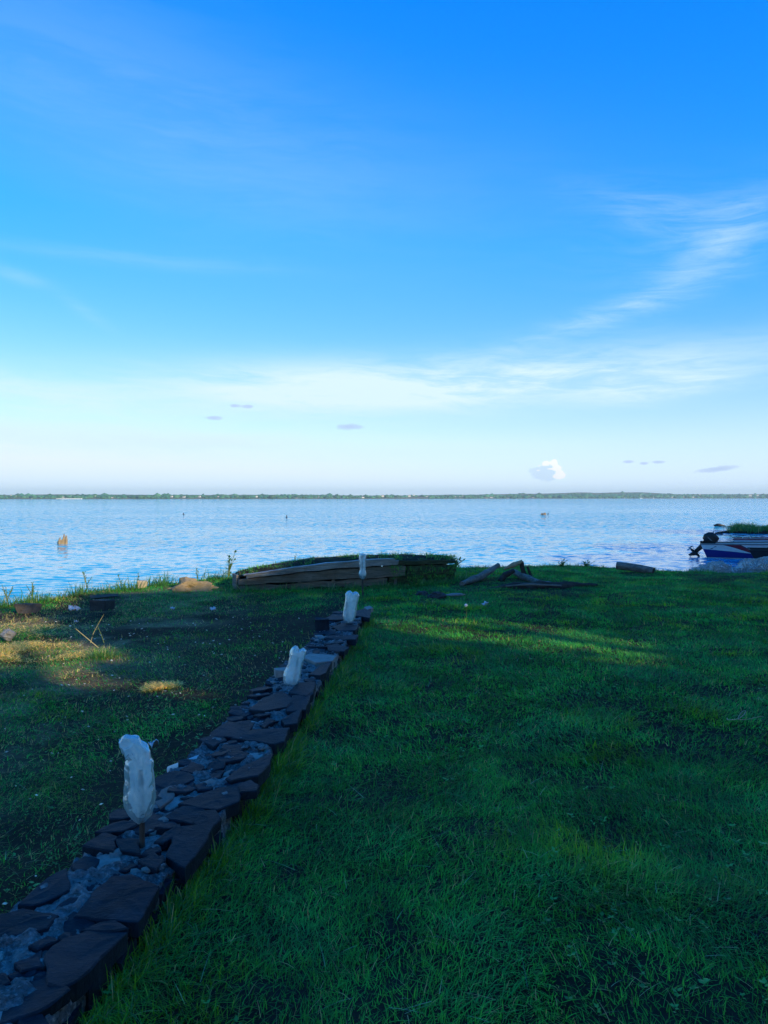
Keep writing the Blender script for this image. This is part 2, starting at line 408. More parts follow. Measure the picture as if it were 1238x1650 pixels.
for (px, py, s) in HOUSES:
    a = (px - 619) / FPX
    y = 1200.0
    for _ in range(30): y = float(far_y(a * y))
    y += 16 * float(vn.fbm(a * y, 3.0, 0.011, 3)) + 1 + (804 - py) * 14
    p = atY(px, py, y); sc = s * y / FPX * 0.5
    h = empty('far_house', (p.x, y, p.z), random.uniform(-0.3, 0.3)); h.scale = (sc, sc, sc * 0.9)
    place('wall', HW, None, h); place('roof', HR, None, h)
    tag(h, 'tiny pale house among the trees of the far shore', 'house', 'houses on the far shore')
# jetty and moored boats under the far shore
def box_mesh(name, sx, sy, sz, bevel=0.0, seg=2):
    bm = bmesh.new(); bmesh.ops.create_cube(bm, size=1.0); bmesh.ops.scale(bm, vec=(sx, sy, sz), verts=bm.verts)
    if bevel: bmesh.ops.bevel(bm, geom=bm.edges[:], offset=bevel, segments=seg, affect='EDGES', profile=0.6)
    me = bpy.data.meshes.new(name); bm.to_mesh(me); bm.free(); return me
p = at(112, 804.6, WATER_Z); yj = float(far_y(p.x)) - 12; w = 40 * yj / FPX
j = place('jetty', box_mesh('jetty', w, 6, 1.6, 0.2), M_white, loc=((112 - 619) * yj / FPX, yj, WATER_Z + 0.5))
tag(j, 'long low white jetty wall at the far waterline', 'jetty')
def sail_mesh(hh):
    V = [(-.25 * hh, -1, 0), (.3 * hh, 0, 0), (-.25 * hh, 1, 0), (-.28 * hh, -1.1, .08 * hh), (.36 * hh, 0, .1 * hh), (-.28 * hh, 1.1, .08 * hh)]
    return mesh_py('hull', V, [(0, 2, 1), (3, 4, 5), (0, 1, 4, 3), (1, 2, 5, 4), (2, 0, 3, 5)])
for px, hh, lab in ((1033, 13, 'tallest white sailboat moored off the far shore'), (1053, 7, 'short white sailboat moored right of the tallest one'), (1007, 5, 'small white boat moored left of the sailboats')):
    y = 1500.0
    for _ in range(30): y = float(far_y((px - 619) / FPX * y))
    y -= 30
    b = empty('sailboat', ((px - 619) / FPX * y, y, WATER_Z - 0.1))
    place('hull', sail_mesh(hh), M_white, b)
    place('mast', mesh_py('mast', [(-.4, -.4, 0), (.4, -.4, 0), (.4, .4, 0), (-.4, .4, 0), (-.2, -.2, hh), (.2, -.2, hh), (.2, .2, hh), (-.2, .2, hh)], [(0, 1, 5, 4), (1, 2, 6, 5), (2, 3, 7, 6), (3, 0, 4, 7), (4, 5, 6, 7)]), M_white, b)
    tag(b, lab, 'sailboat')

# ------------------------------------------------------------------ trees that stand out of view and shade the lawn
def lit_amount(gx, gy):
    """how open the crowns are above a spot of ground (1 = a gap that lets the sun through)"""
    o = np.zeros_like(gx)
    for dh in (-0.5, -0.25, 0.0, 0.25, 0.5):
        for cx, cy, rx, ry, ang, k in GAPS:
            c, s = math.cos(ang), math.sin(ang); X, Y = gx - cx + dh * SUN_H.x, gy - cy + dh * SUN_H.y
            u, v = (X * c + Y * s) / (rx + 0.1), (-X * s + Y * c) / (ry + 0.05)
            o = np.maximum(o, k * ((u * u + v * v) < 1))
    return o
GAPS = []
def gap(px, py, hw, hh, k=1.0, ang=0.0):
    p = at(px, py, 0.0); sc = p.y / FPX
    GAPS.append((p.x, p.y, hw * sc, hh * p.y / (py - 802), ang, k))
gap(62, 1043, 98, 19); gap(120, 1084, 40, 6); gap(258, 1102, 30, 6); gap(-5, 998, 45, 14)
gap(195, 944, 62, 8); gap(310, 936, 55, 10)
gap(735, 1009, 120, 15); gap(850, 1024, 125, 9, 1.0, -0.12); gap(940, 1046, 95, 14, 0.97)
M_crown = m_plain('crown_leaf', (0.03, 0.05, 0.02), (0.02, 0.04, 0.015), 2, 0.7, 0.0)
M_bark = m_plain('bark', (0.09, 0.065, 0.045), (0.14, 0.11, 0.08), 6, 0.9, 0.9, 0.05, (1, 1, 0.25))
def tube(pts, rad, n=10):
    """tapered tube along points, closed ends"""
    pts = [Vector(p) for p in pts]; V = []
    for i, p in enumerate(pts):
        d = (pts[min(i + 1, len(pts) - 1)] - pts[max(i - 1, 0)]).normalized()
        a = d.orthogonal().normalized() if abs(d.z) > 0.95 else d.cross(Vector((0, 0, 1))).normalized(); b = d.cross(a)
        for k in range(n):
            w = 2 * math.pi * k / n; V.append(p + (a * math.cos(w) + b * math.sin(w)) * rad[i])
    F = [tuple(q) for q in grid_faces(len(pts), n, True).tolist()]
    F.append(tuple(range(n))[::-1]); F.append(tuple(range((len(pts) - 1) * n, len(pts) * n)))
    return V, F
TAN = math.tan(SUN_EL)
def shade_tree(kp, ks, top, bottom, rad, n):
    base = SUN_P * kp + SUN_H * ks
    r = np.random.default_rng(int(kp * 10 + 500))
    t = empty('shade_tree', (base.x, base.y, -0.1))
    V, F = tube([(0, 0, 0), (0.1, 0, bottom), (-0.1, 0.2, (bottom + top) / 2), (0.1, 0.1, top - 1.5)], [0.36, 0.27, 0.17, 0.06], 12)
    for k in range(7):
        z = bottom * 0.8 + (top - bottom) * 0.1 * k; a = k * 2.4; L = rad * 0.8
        v, f = tube([(0, 0.1, z), (L * .5 * math.cos(a), L * .5 * math.sin(a), z + .5), (L * math.cos(a), L * math.sin(a), z + 1.2)], [0.12, 0.08, 0.03], 7)
        F += [tuple(i + len(V) for i in q) for q in f]; V += v
    place('trunk', mesh_py('trunk', V, F, True), M_bark, t)
    # leaves through the volume of the crown
    P = r.normal(size=(n, 3)); P /= np.linalg.norm(P, axis=1)[:, None]; P *= (r.random(n) ** 0.4)[:, None]
    P = P * np.array([rad, rad, (top - bottom) / 2]) * (1 + 0.15 * (vn(P[:, 0] * 3 + kp, P[:, 2] * 3, 1.0) - 0.5))[:, None]
    P[:, 2] += (top + bottom) / 2
    W = P + np.array([base.x, base.y, 0])
    gx = W[:, 0] - SUN_H.x * W[:, 2] / TAN; gy = W[:, 1] - SUN_H.y * W[:, 2] / TAN
    keep = r.random(n) > lit_amount(gx, gy)
    P = P[keep]; m = len(P)
    a1 = r.normal(size=(m, 3)); a1 /= np.linalg.norm(a1, axis=1)[:, None]
    a2 = np.cross(a1, r.normal(size=(m, 3))); a2 /= np.linalg.norm(a2, axis=1)[:, None]
    L = r.uniform(0.16, 0.30, m)[:, None]; Wd = L * 0.55
    Q = np.stack([P - a1 * L, P + a2 * Wd, P + a1 * L, P - a2 * Wd], 1).reshape(-1, 3)
    c = np.repeat(np.array([[0.05, 0.10, 0.025]]) * r.uniform(0.6, 1.4, (m, 1)), 4, 0)
    place('crown', mesh_np('crown', Q, np.arange(4 * m).reshape(-1, 4)), M_crown, t)
    tag(t, 'tall broadleaf tree out of view, shading the lawn', 'tree', 'shade trees around the lawn')
for kp, ks, top, bot, rad, n in ((-4, 10, 9.3, 1.6, 4.2, 15000), (2, 11, 9.5, 2.0, 4.2, 15000), (7.5, 10, 8.9, 2.0, 4.2, 15000), (13, 11, 9.4, 1.8, 4.4, 15000), (19, 12, 9.4, 2.0, 4.6, 15000),
                                 (25.5, 12, 9.6, 2.0, 5.0, 15000), (33, 12, 10.0, 2.0, 5.4, 15000), (41, 13, 10.0, 2.0, 5.4, 13000), (50, 12, 12.0, 2.0, 5.6, 13000)):
    shade_tree(kp, ks, top, bot, rad, n)

# ------------------------------------------------------------------ the low wall's footprint (measured along its length)
def wall_r(y): return np.interp(y, WR[:, 0], WR[:, 1])
def wall_l(y): return np.interp(y, WL[:, 0], WL[:, 1])

# hull of the old boat: centre line and width, used by grass and by the hull itself
HULL_A, HULL_B = Vector((-2.62, 13.05, 0)), Vector((1.35, 14.75, 0))
def hull_uv(x, y):
    d = (HULL_B - HULL_A); L = d.length; d = d / L
    X, Y = x - HULL_A.x, y - HULL_A.y
    return (X * d.x + Y * d.y) / L, (-X * d.y + Y * d.x)
def hull_half(u): return 0.55 * np.clip(4 * u * (1 - u), 0, 1) ** 0.45 + 0.12

# ------------------------------------------------------------------ grass
def blades(P, h, w, az, lean, curl, colour, levels, r):
    n = len(P); d = np.stack([np.cos(az), np.sin(az), np.zeros(n)], 1)
    tw = az + math.pi / 2 + r.uniform(-0.7, 0.7, n)
    sd = np.stack([np.cos(tw), np.sin(tw), np.zeros(n)], 1)
    out = []
    for t in levels:
        c = P + d * (h * (lean * t + curl * t * t))[:, None]
        c[:, 2] += h * np.clip(t * (1 - 0.28 * lean) - 0.45 * curl * t * t, -0.02, 2)
        if t < 1:
            ww = (w * 0.5 * (1 - t) ** 0.55)[:, None]
            out += [c - sd * ww, c + sd * ww]
        else: out.append(c)
    k = len(out); V = np.stack(out, 1).reshape(-1, 3)
    f = []
    for i in range(len(levels) - 2):
        a = 2 * i; f += [[a, a + 1, a + 3], [a, a + 3, a + 2]]
    f.append([k - 3, k - 2, k - 1])
    F = (np.array(f)[None] + (np.arange(n) * k)[:, None, None]).reshape(-1, 3)
    C = np.repeat(colour, k, 0)
    return V, F, C
CLEAR = []
for px, py, r_ in ((160, 985, .2), (119, 985, .15), (305, 945, .42), (229, 948, .14), (775, 935, .45), (815, 938, .35), (845, 938, .35), (880, 948, .45), (905, 955, .35), (840, 957, .4), (700, 965, .25),
                   (1025, 925, .3), (1135, 930, .5), (1218, 930, .7), (750, 945, .3), (930, 955, .3)):
    q = at(px, py, 0.0); CLEAR.append((q.x, q.y, r_))
def cleared(x, y, k=1.0):
    o = np.zeros(np.shape(x), bool)
    for cx, cy, r_ in CLEAR: o |= ((x - cx) ** 2 + ((y - cy) * 0.55) ** 2) < (r_ * k) ** 2
    return o
def pick(y0, y1, dens, side, rg):
    """random spots between two distances, across a bit more than the view"""
    X0, X1 = -(y1 * side + 0.9), y1 * side + 0.9
    n = int((X1 - X0) * (y1 - y0) * dens)
    x = rg.uniform(X0, X1, n); y = rg.uniform(y0, y1, n)
    ok = np.abs(x) < y * side + 0.9
    return x[ok], y[ok]
def place_grass(name, y0, y1, dens, hmin, hmax, w, levels, label, seed, side=0.6):
    rg = np.random.default_rng(seed)
    x, y = pick(y0, y1, dens, side, rg)
    shore_d = shore_y(x) + (vn.fbm(x, y, 0.9, 3) - 0.5) * 0.5 - y
    onwall = (y < 9.6) & (x > wall_l(y) + 0.01) & (x < wall_r(y) - 0.01)
    u, v = hull_uv(x, y); inhull = (u > 0.0) & (u < 1.0) & (np.abs(v) < hull_half(u))
    left = (x < wall_l(np.minimum(y, 9.5))) & (y < 12.5)
    patch = vn.fbm(x, y, 0.9, 4); patch2 = vn2.fbm(x + 5, y, 2.6, 3)
    p = np.where(left, 0.34 + 0.75 * smooth01((patch - 0.40) / 0.22), 0.80 + 0.2 * patch2)
    p = np.where(~left & (patch2 < 0.38), p * 0.42, p)
    dw = wall_l(np.minimum(y, 9.5)) - x; p = np.where(left, p * (0.25 + 0.75 * smooth01((dw - 0.15 - 0.9 * (vn(x, y, 1.1) - .3)) / 0.5)), p)
    strip = smooth01((10.9 - y) / 0.8) * smooth01((y - 7.6) / 1.0) * (left & (x > -3.4))       # bare trodden soil before the hull
    p = p * (1 - 0.8 * strip)
    p = np.where(shore_d < 0.9, 1.0, p)
    keep = (rg.random(len(x)) < p) & ~onwall & ~inhull & (shore_d > -0.12)
    x, y, shore_d, left, patch, patch2 = x[keep], y[keep], shore_d[keep], left[keep], patch[keep], patch2[keep]
    n = len(x)
    h = hmin + (hmax - hmin) * rg.random(n) ** 1.6
    tuft = vn2(x - 3, y + 7, 3.1) * vn(x, y, 1.3)
    h = h * (0.78 + 0.45 * smooth01((tuft - 0.25) / 0.4)) * np.where(left, 0.8, 1.0)
    h = np.where(cleared(x, y), h * 0.45, h)
    h = h * (1 + np.where(x > 1.3, 0.3, 1.5) * smooth01((0.8 - shore_d) / 0.7) * smooth01((vn(x, y, 1.7) - 0.15) / 0.5))
    flow = vn.fbm(x * 0.7, y * 0.7, 1.2, 2) * 11.0
    az = flow + rg.normal(0, 1.25, n)
    lean = np.abs(rg.normal(0.35, 0.45, n)); curl = np.abs(rg.normal(0.45, 0.4, n))
    flat = rg.random(n) < np.where(left, 0.35, 0.16)
    lean = np.where(flat, lean + 1.1, lean); h = np.where(flat, h * 0.8, h)
    g = rg.random((n, 1))
    base = np.array([[0.022, 0.225, 0.028]]) * (1 - g) + np.array([[0.062, 0.270, 0.020]]) * g
    yel = smooth01((tuft * (0.55 + 0.9 * vn(x, y, 6.0)) - 0.34) / 0.2)[:, None] * (rg.random((n, 1)) < 0.75)
    base = base * (1 - yel) + np.array([[0.150, 0.270, 0.008]]) * yel
    cool = (smooth01((patch2 - 0.5) / 0.2)[:, None]) * 0.5
    base = base * (1 - cool) + np.array([[0.020, 0.240, 0.055]]) * cool
    dry = rg.random(n) < np.where(left, 0.10 + 0.25 * (1 - smooth01((patch - 0.35) / 0.3)) + 0.35 * smooth01((-2.0 - x) / 1.5) * smooth01((vn2(x, y, 0.9) - 0.3) / 0.3), 0.05)
    dc = np.array([[0.36, 0.26, 0.09]]) * rg.uniform(0.6, 1.25, (n, 1))
    base = np.where(dry[:, None], dc, base)
    base = base * rg.uniform(0.5, 1.35, (n, 1)) * (0.72 + 0.5 * smooth01((vn2.fbm(x, y, 3.5, 3) - 0.3) / 0.4))[:, None]
    P = np.stack([x, y, gz(x, y) - 0.004], 1)
    V, F, C = blades(P, h, w * rg.uniform(0.6, 1.3, n), az, lean, curl, base, levels, rg)
    o = place(name, mesh_np(name, V, F, False, C), M_leaf)
    tag(o, label, 'grass', kind='stuff'); return o
place_grass('near_grass', 1.2, 4.6, 13500 * GRASS, 0.025, 0.08, 0.0036, (0, 0.5, 1), 'tangled short grass close to the camera on both sides of the wall', 31)
place_grass('lawn_grass', 4.6, 9.0, 5200 * GRASS, 0.03, 0.085, 0.0062, (0, 0.55, 1), 'short lawn grass in the middle distance', 32)
place_grass('shore_grass', 9.0, 18.6, 3400 * GRASS, 0.03, 0.085, 0.0095, (0, 1), 'grass running up to the edge of the bank', 33)

# longer grass in clumps along the foot of the wall, at the brink and on the old hull
def clumps(name, spots, label, seed, colour=(0.13, 0.25, 0.014), hr=(0.06, 0.16), nb=(16, 36), spread=0.05, w=0.0048, upright=0.5, levels=(0, 0.35, 0.7, 1)):
    rg = np.random.default_rng(seed); Ps, H, A, Cc = [], [], [], []
    for (x, y, z, k) in spots:
        m = int(rg.integers(*nb) * (0.6 + 0.6 * k)); a = rg.uniform(0, 6.28, m); rr = spread * np.abs(rg.normal(0, 1, m)) * (0.7 + 0.6 * k)
        xx, yy = x + rr * np.cos(a), y + rr * np.sin(a)
        zz = gz(xx, yy) if z is None else np.full(m, z)
        Ps.append(np.stack([xx, yy, zz - 0.005], 1)); H.append(rg.uniform(hr[0], hr[1], m) * k); A.append(a + rg.normal(0, 0.5, m))
        c = np.array([colour]) * rg.uniform(0.5, 1.3, (m, 1)); c = np.where(rg.random((m, 1)) < 0.3, np.array([[0.035, 0.15, 0.05]]) * rg.uniform(0.6, 1.2, (m, 1)), c)
        Cc.append(np.where(rg.random((m, 1)) < 0.06, np.array([[0.33, 0.27, 0.12]]), c))
    P = np.concatenate(Ps); n = len(P); H = np.concatenate(H)
    V, F, C = blades(P, H, w * rg.uniform(0.6, 1.3, n), np.concatenate(A), np.abs(rg.normal(0.3, 0.3, n)) * (1.4 - upright), np.abs(rg.normal(0.5, 0.35, n)) * (1.5 - upright), np.concatenate(Cc), levels, rg)
    o = place(name, mesh_np(name, V, F, False, C), M_leaf); tag(o, label, 'grass', kind='stuff'); return o
rg = np.random.default_rng(77)
sp = []
for y in np.concatenate([rg.uniform(1.4, 5.2, 210), rg.uniform(5, 9.5, 70)]):
    if vn(y * 2.2, 1.5, 1.0) < 0.3 and rg.random() < 0.7: continue
    sp.append((wall_r(y) + 0.015 + abs(rg.normal(0, 0.045)), y, None, rg.uniform(0.45, 1.15)))
clumps('wall_foot_grass', sp, 'long yellow-green grass clumps along the right foot of the stone wall', 41)
sp = [(wall_l(y) - 0.02 - abs(rg.normal(0, 0.05)), y, None, rg.uniform(0.3, 0.6)) for y in rg.uniform(1.8, 9.4, 70)]
clumps('wall_back_grass', sp, 'thin grass sprouting along the left foot of the stone wall', 42, (0.10, 0.15, 0.04), nb=(6, 16))
sp = []
for x in rg.uniform(-9, 11, 620):
    y = float(shore_y(x)) - rg.uniform(-0.12, 0.5)
    sp.append((x, y, None, (0.45 if cleared(x, y, 0.9) else 1.0) * rg.uniform(0.4, 1.2) * (1.0 if x < -2.4 else 0.8 if x < 1.3 else 0.42)))
clumps('brink_grass', sp, 'ragged long grass hanging along the brink of the bank', 43, (0.07, 0.16, 0.03), hr=(0.12, 0.34), nb=(10, 24), spread=0.08, w=0.011, upright=0.6)

# flattened dry straw laid over the sun patches, coloured brighter to strengthen their light
rg = np.random.default_rng(55); Ps = []
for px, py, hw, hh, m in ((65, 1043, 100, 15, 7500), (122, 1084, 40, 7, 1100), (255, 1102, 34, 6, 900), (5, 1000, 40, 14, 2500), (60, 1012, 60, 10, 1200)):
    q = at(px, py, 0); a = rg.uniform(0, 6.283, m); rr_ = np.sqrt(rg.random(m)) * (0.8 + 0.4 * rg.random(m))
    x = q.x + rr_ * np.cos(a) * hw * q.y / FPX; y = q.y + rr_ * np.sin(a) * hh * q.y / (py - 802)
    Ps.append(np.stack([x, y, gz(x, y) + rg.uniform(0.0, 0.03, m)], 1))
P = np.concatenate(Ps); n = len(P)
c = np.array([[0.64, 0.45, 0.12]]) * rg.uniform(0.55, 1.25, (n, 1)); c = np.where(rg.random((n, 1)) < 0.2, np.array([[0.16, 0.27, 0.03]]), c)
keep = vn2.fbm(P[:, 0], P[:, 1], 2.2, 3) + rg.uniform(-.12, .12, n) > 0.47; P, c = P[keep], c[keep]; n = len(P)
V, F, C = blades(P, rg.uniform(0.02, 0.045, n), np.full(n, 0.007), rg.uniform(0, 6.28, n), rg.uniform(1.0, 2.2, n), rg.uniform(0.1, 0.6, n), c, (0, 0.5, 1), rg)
tag(place('sun_patch_straw', mesh_np('sun_patch_straw', V, F, False, C), M_leaf), 'flattened dry straw on the sun patches of the left bank, coloured brighter to boost them', 'straw', kind='stuff')

# dead blades and small broad leaves scattered through the lawn
rg = np.random.default_rng(56); n = 900
y = 1.6 + 8.0 * rg.random(n) ** 1.4; x = rg.uniform(-1, 1, n) * (y * 0.58 + .6); ok = ~((x > wall_l(y) - .02) & (x < wall_r(y) + .02)); x, y = x[ok], y[ok]; n = len(x)
P = np.stack([x, y, gz(x, y) + rg.uniform(0.01, 0.035, n)], 1)
c = np.array([[0.16, 0.26, 0.14]]) * rg.uniform(0.4, 1.5, (n, 1)); c = np.where(rg.random((n, 1)) < 0.3, np.array([[0.34, 0.27, 0.12]]), c)
V, F, C = blades(P, rg.uniform(0.03, 0.08, n), rg.uniform(0.0018, 0.0034, n), rg.uniform(0, 6.28, n), rg.uniform(0.4, 2.2, n), rg.uniform(0.1, 0.9, n), c, (0, 0.35, 0.7, 1), rg)
tag(place('dead_blades', mesh_np('dead_blades', V, F, False, C), M_leaf), 'pale dead blades lying through the grass', 'dead grass', kind='stuff')
m = 1100; y = 1.7 + 6.5 * rg.random(m) ** 1.3; x = rg.uniform(-1, 1, m) * (y * 0.58 + .6); x = x + 0.25 * (vn(x, y, 3.0) - .5); ok = (~((x > wall_l(y) - .02) & (x < wall_r(y) + .02))) & (vn2.fbm(x, y, 1.1, 2) > 0.45); x, y = x[ok], y[ok]
Qs, Cs = [], []
for xi, yi in zip(x, y):
    z = float(gz(xi, yi)); a0 = rg.uniform(0, 6); kk = rg.integers(3, 6); L = rg.uniform(0.008, 0.02); cc = np.array([0.045, 0.23, 0.05]) * rg.uniform(0.6, 1.3)
    for j in range(kk):
        a = a0 + 6.283 * j / kk + rg.uniform(-.3, .3); d = np.array([math.cos(a), math.sin(a), rg.uniform(0.1, 0.7)]); sd = np.array([-math.sin(a), math.cos(a), 0]) * 0.45
        p = np.array([xi, yi, z + 0.018 + rg.uniform(0, .03)]); Qs += [p, p + (d * .55 + sd) * L, p + d * L * 1.15, p + (d * .55 - sd) * L]; Cs += [cc] * 4
tag(place('lawn_weeds', mesh_np('lawn_weeds', np.array(Qs), np.arange(len(Qs)).reshape(-1, 4), False, np.array(Cs)), M_leaf), 'small broad weed leaves between the grass blades', 'weeds', kind='stuff')

# ------------------------------------------------------------------ low stone wall
def b_slate(t):
    co = objco(t); w = worldpos(t)
    lay = noise_tex(t, scaled(t, w, (1, 1, 1)), 5.0, 6.0, 0.62, 0.8)
    n2 = noise_tex(t, scaled(t, w, (1.0, 2.6, 1.0)), 22.0, 8.0, 0.72, 0.7)
    rnd = S(t, node(t, 'ShaderNodeObjectInfo').outputs['Random'])
    c = mixc(t, lay.step(0.35, 0.7), (0.006, 0.014, 0.024), (0.017, 0.032, 0.048))
    c = mixc(t, n2.step(0.52, 0.72) * 0.6, c, (0.055, 0.07, 0.085))
    c = mixc(t, rnd.step(0.0, 1.0) * 0.45, c, (0.018, 0.030, 0.040))
    return principled(t, c, 0.6, lay * 0.7 + n2 * 0.4, 1.0, 0.028, Specular_IOR_Level=0.12)
M_slate = material('slate', b_slate)
def b_mortar(t):
    w = worldpos(t)
    n1 = noise_tex(t, w, 9.0, 6.0, 0.65, 0.4); n2 = noise_tex(t, w, 55.0, 5.0, 0.7)
    v = node(t, 'ShaderNodeTexVoronoi'); link(t, w, v.inputs['Vector']); v.inputs['Scale'].default_value = 38.0
    vd = S(t, v.outputs['Distance'])
    c = mixc(t, n1.step(0.3, 0.7), (0.15, 0.155, 0.16), (0.40, 0.405, 0.41))
    c = mixc(t, n2.step(0.5, 0.68) * 0.7, c, (0.72, 0.72, 0.72))
    c = mixc(t, n2.step(0.48, 0.3) * 0.7, c, (0.03, 0.026, 0.022))
    return principled(t, c, 0.92, n1 + n2 * 1.2 + vd * 0.5, 1.0, 0.06, Specular_IOR_Level=0.15)
M_mortar = material('mortar', b_mortar)
M_pinkstone = m_plain('pink_stone', (0.26, 0.15, 0.12), (0.19, 0.14, 0.13), 14, 0.85, 0.7, 0.01)
M_palestone = m_plain('pale_stone', (0.30, 0.29, 0.27), (0.22, 0.21, 0.20), 16, 0.85, 0.7, 0.01)

wall = empty('stone_wall', (0, 0, 0))
tag(wall, 'low wall of dark slate slabs set in rough mortar, dividing the grass', 'wall')
wy = np.concatenate([np.arange(1.5, 5.0, 0.011), np.arange(5.0, 9.57, 0.02)]); prof = []
V = []
for i, y in enumerate(wy):
    l, rr = float(wall_l(y)), float(wall_r(y)); endk = smooth01((9.58 - y) / 0.08)
    for k in range(64):
        s = k / 63.0
        if s < 0.17: x = l - 0.01; z = -0.15 + (WALL_TOP + 0.12) * s / 0.17
        elif s > 0.83: x = rr + 0.01; z = -0.15 + (WALL_TOP + 0.12) * (1 - s) / 0.17
        else: x = l + (rr - l) * (s - 0.17) / 0.66; z = WALL_TOP - 0.002
        q = Vector((x, y, z))
        b = mnoise.fractal(q * 7.0, 0.9, 2.1, 4) * 0.020 + mnoise.fractal(q * 22.0, 0.8, 2.0, 3) * 0.011
        c = abs(mnoise.noise(q * 11.0)) * 0.018
        lay = mnoise.fractal(Vector((x * 5.0 + 3, y * 5.0, 2.0)), 0.7, 2.2, 4); lay = lay * 4.0; lf = lay - math.floor(lay); lay = (math.floor(lay) + min(1.0, lf * 6.0) ) / 4.0
        if 0.17 <= s <= 0.83: z += b * 0.6 - c + lay * 0.03 - 0.008
        else: x += (b + 0.01) * (1 if s > 0.5 else -1) - 0.02 * (1 if s > 0.5 else -1)
        V.append((x, y, z * endk + (1 - endk) * -0.15))
place('mortar', mesh_np('mortar', V, grid_faces(len(wy), 64)[:, ::-1], True), M_mortar, wall)

def slab(name, poly, top, thick, mat, parent, tilt=(0.0, 0.0), jag=0.006, step=0.035):
    """irregular flat stone: ragged outline, worn top edge, uneven split face"""
    P = [Vector((p[0], p[1], 0)) for p in poly]; n = len(P)
    if sum(P[i].x * P[(i + 1) % n].y - P[(i + 1) % n].x * P[i].y for i in range(n)) < 0: P.reverse()
    c = sum(P, Vector()) / n; ring = []
    for i in range(n):
        a, b = P[i], P[(i + 1) % n]; m = max(1, min(4, int((b - a).length / step)))
        for k in range(m):
            q = a.lerp(b, k / m); d = (q - c).normalized()
            ring.append(q + d * random.uniform(-jag, jag))
    m = len(ring); V, F = [], []
    def zt(q): return top + (q.x - c.x) * tilt[0] + (q.y - c.y) * tilt[1] + mnoise.noise(Vector((q.x * 6, q.y * 6, top * 9))) * 0.006
    for q in ring:
        e = 0.002 + random.random() * 0.005
        i1 = c + (q - c) * (1 - 0.006 / max((q - c).length, 0.03)); i2 = c + (q - c) * 0.55; o = c + (q - c) * random.uniform(0.93, 1.0)
        V += [Vector((o.x, o.y, zt(q) - thick)), Vector((q.x, q.y, zt(q) - e)), Vector((i1.x, i1.y, zt(i1))), Vector((i2.x, i2.y, zt(i2) + random.uniform(-.002, .002)))]
    V = [v - Vector((c.x, c.y, top)) for v in V]; V.append(Vector((0, 0, random.uniform(-.002, .002))))
    for i in range(m):
        a, b = 4 * i, 4 * ((i + 1) % m)
        for k in range(3): F.append((a + k, b + k, b + k + 1, a + k + 1))
        F.append((a + 3, b + 3, 4 * m))
    F.append(tuple(4 * i for i in range(m))[::-1])
    return place(name, mesh_py(name, V, F), mat, parent, (c.x, c.y, top))

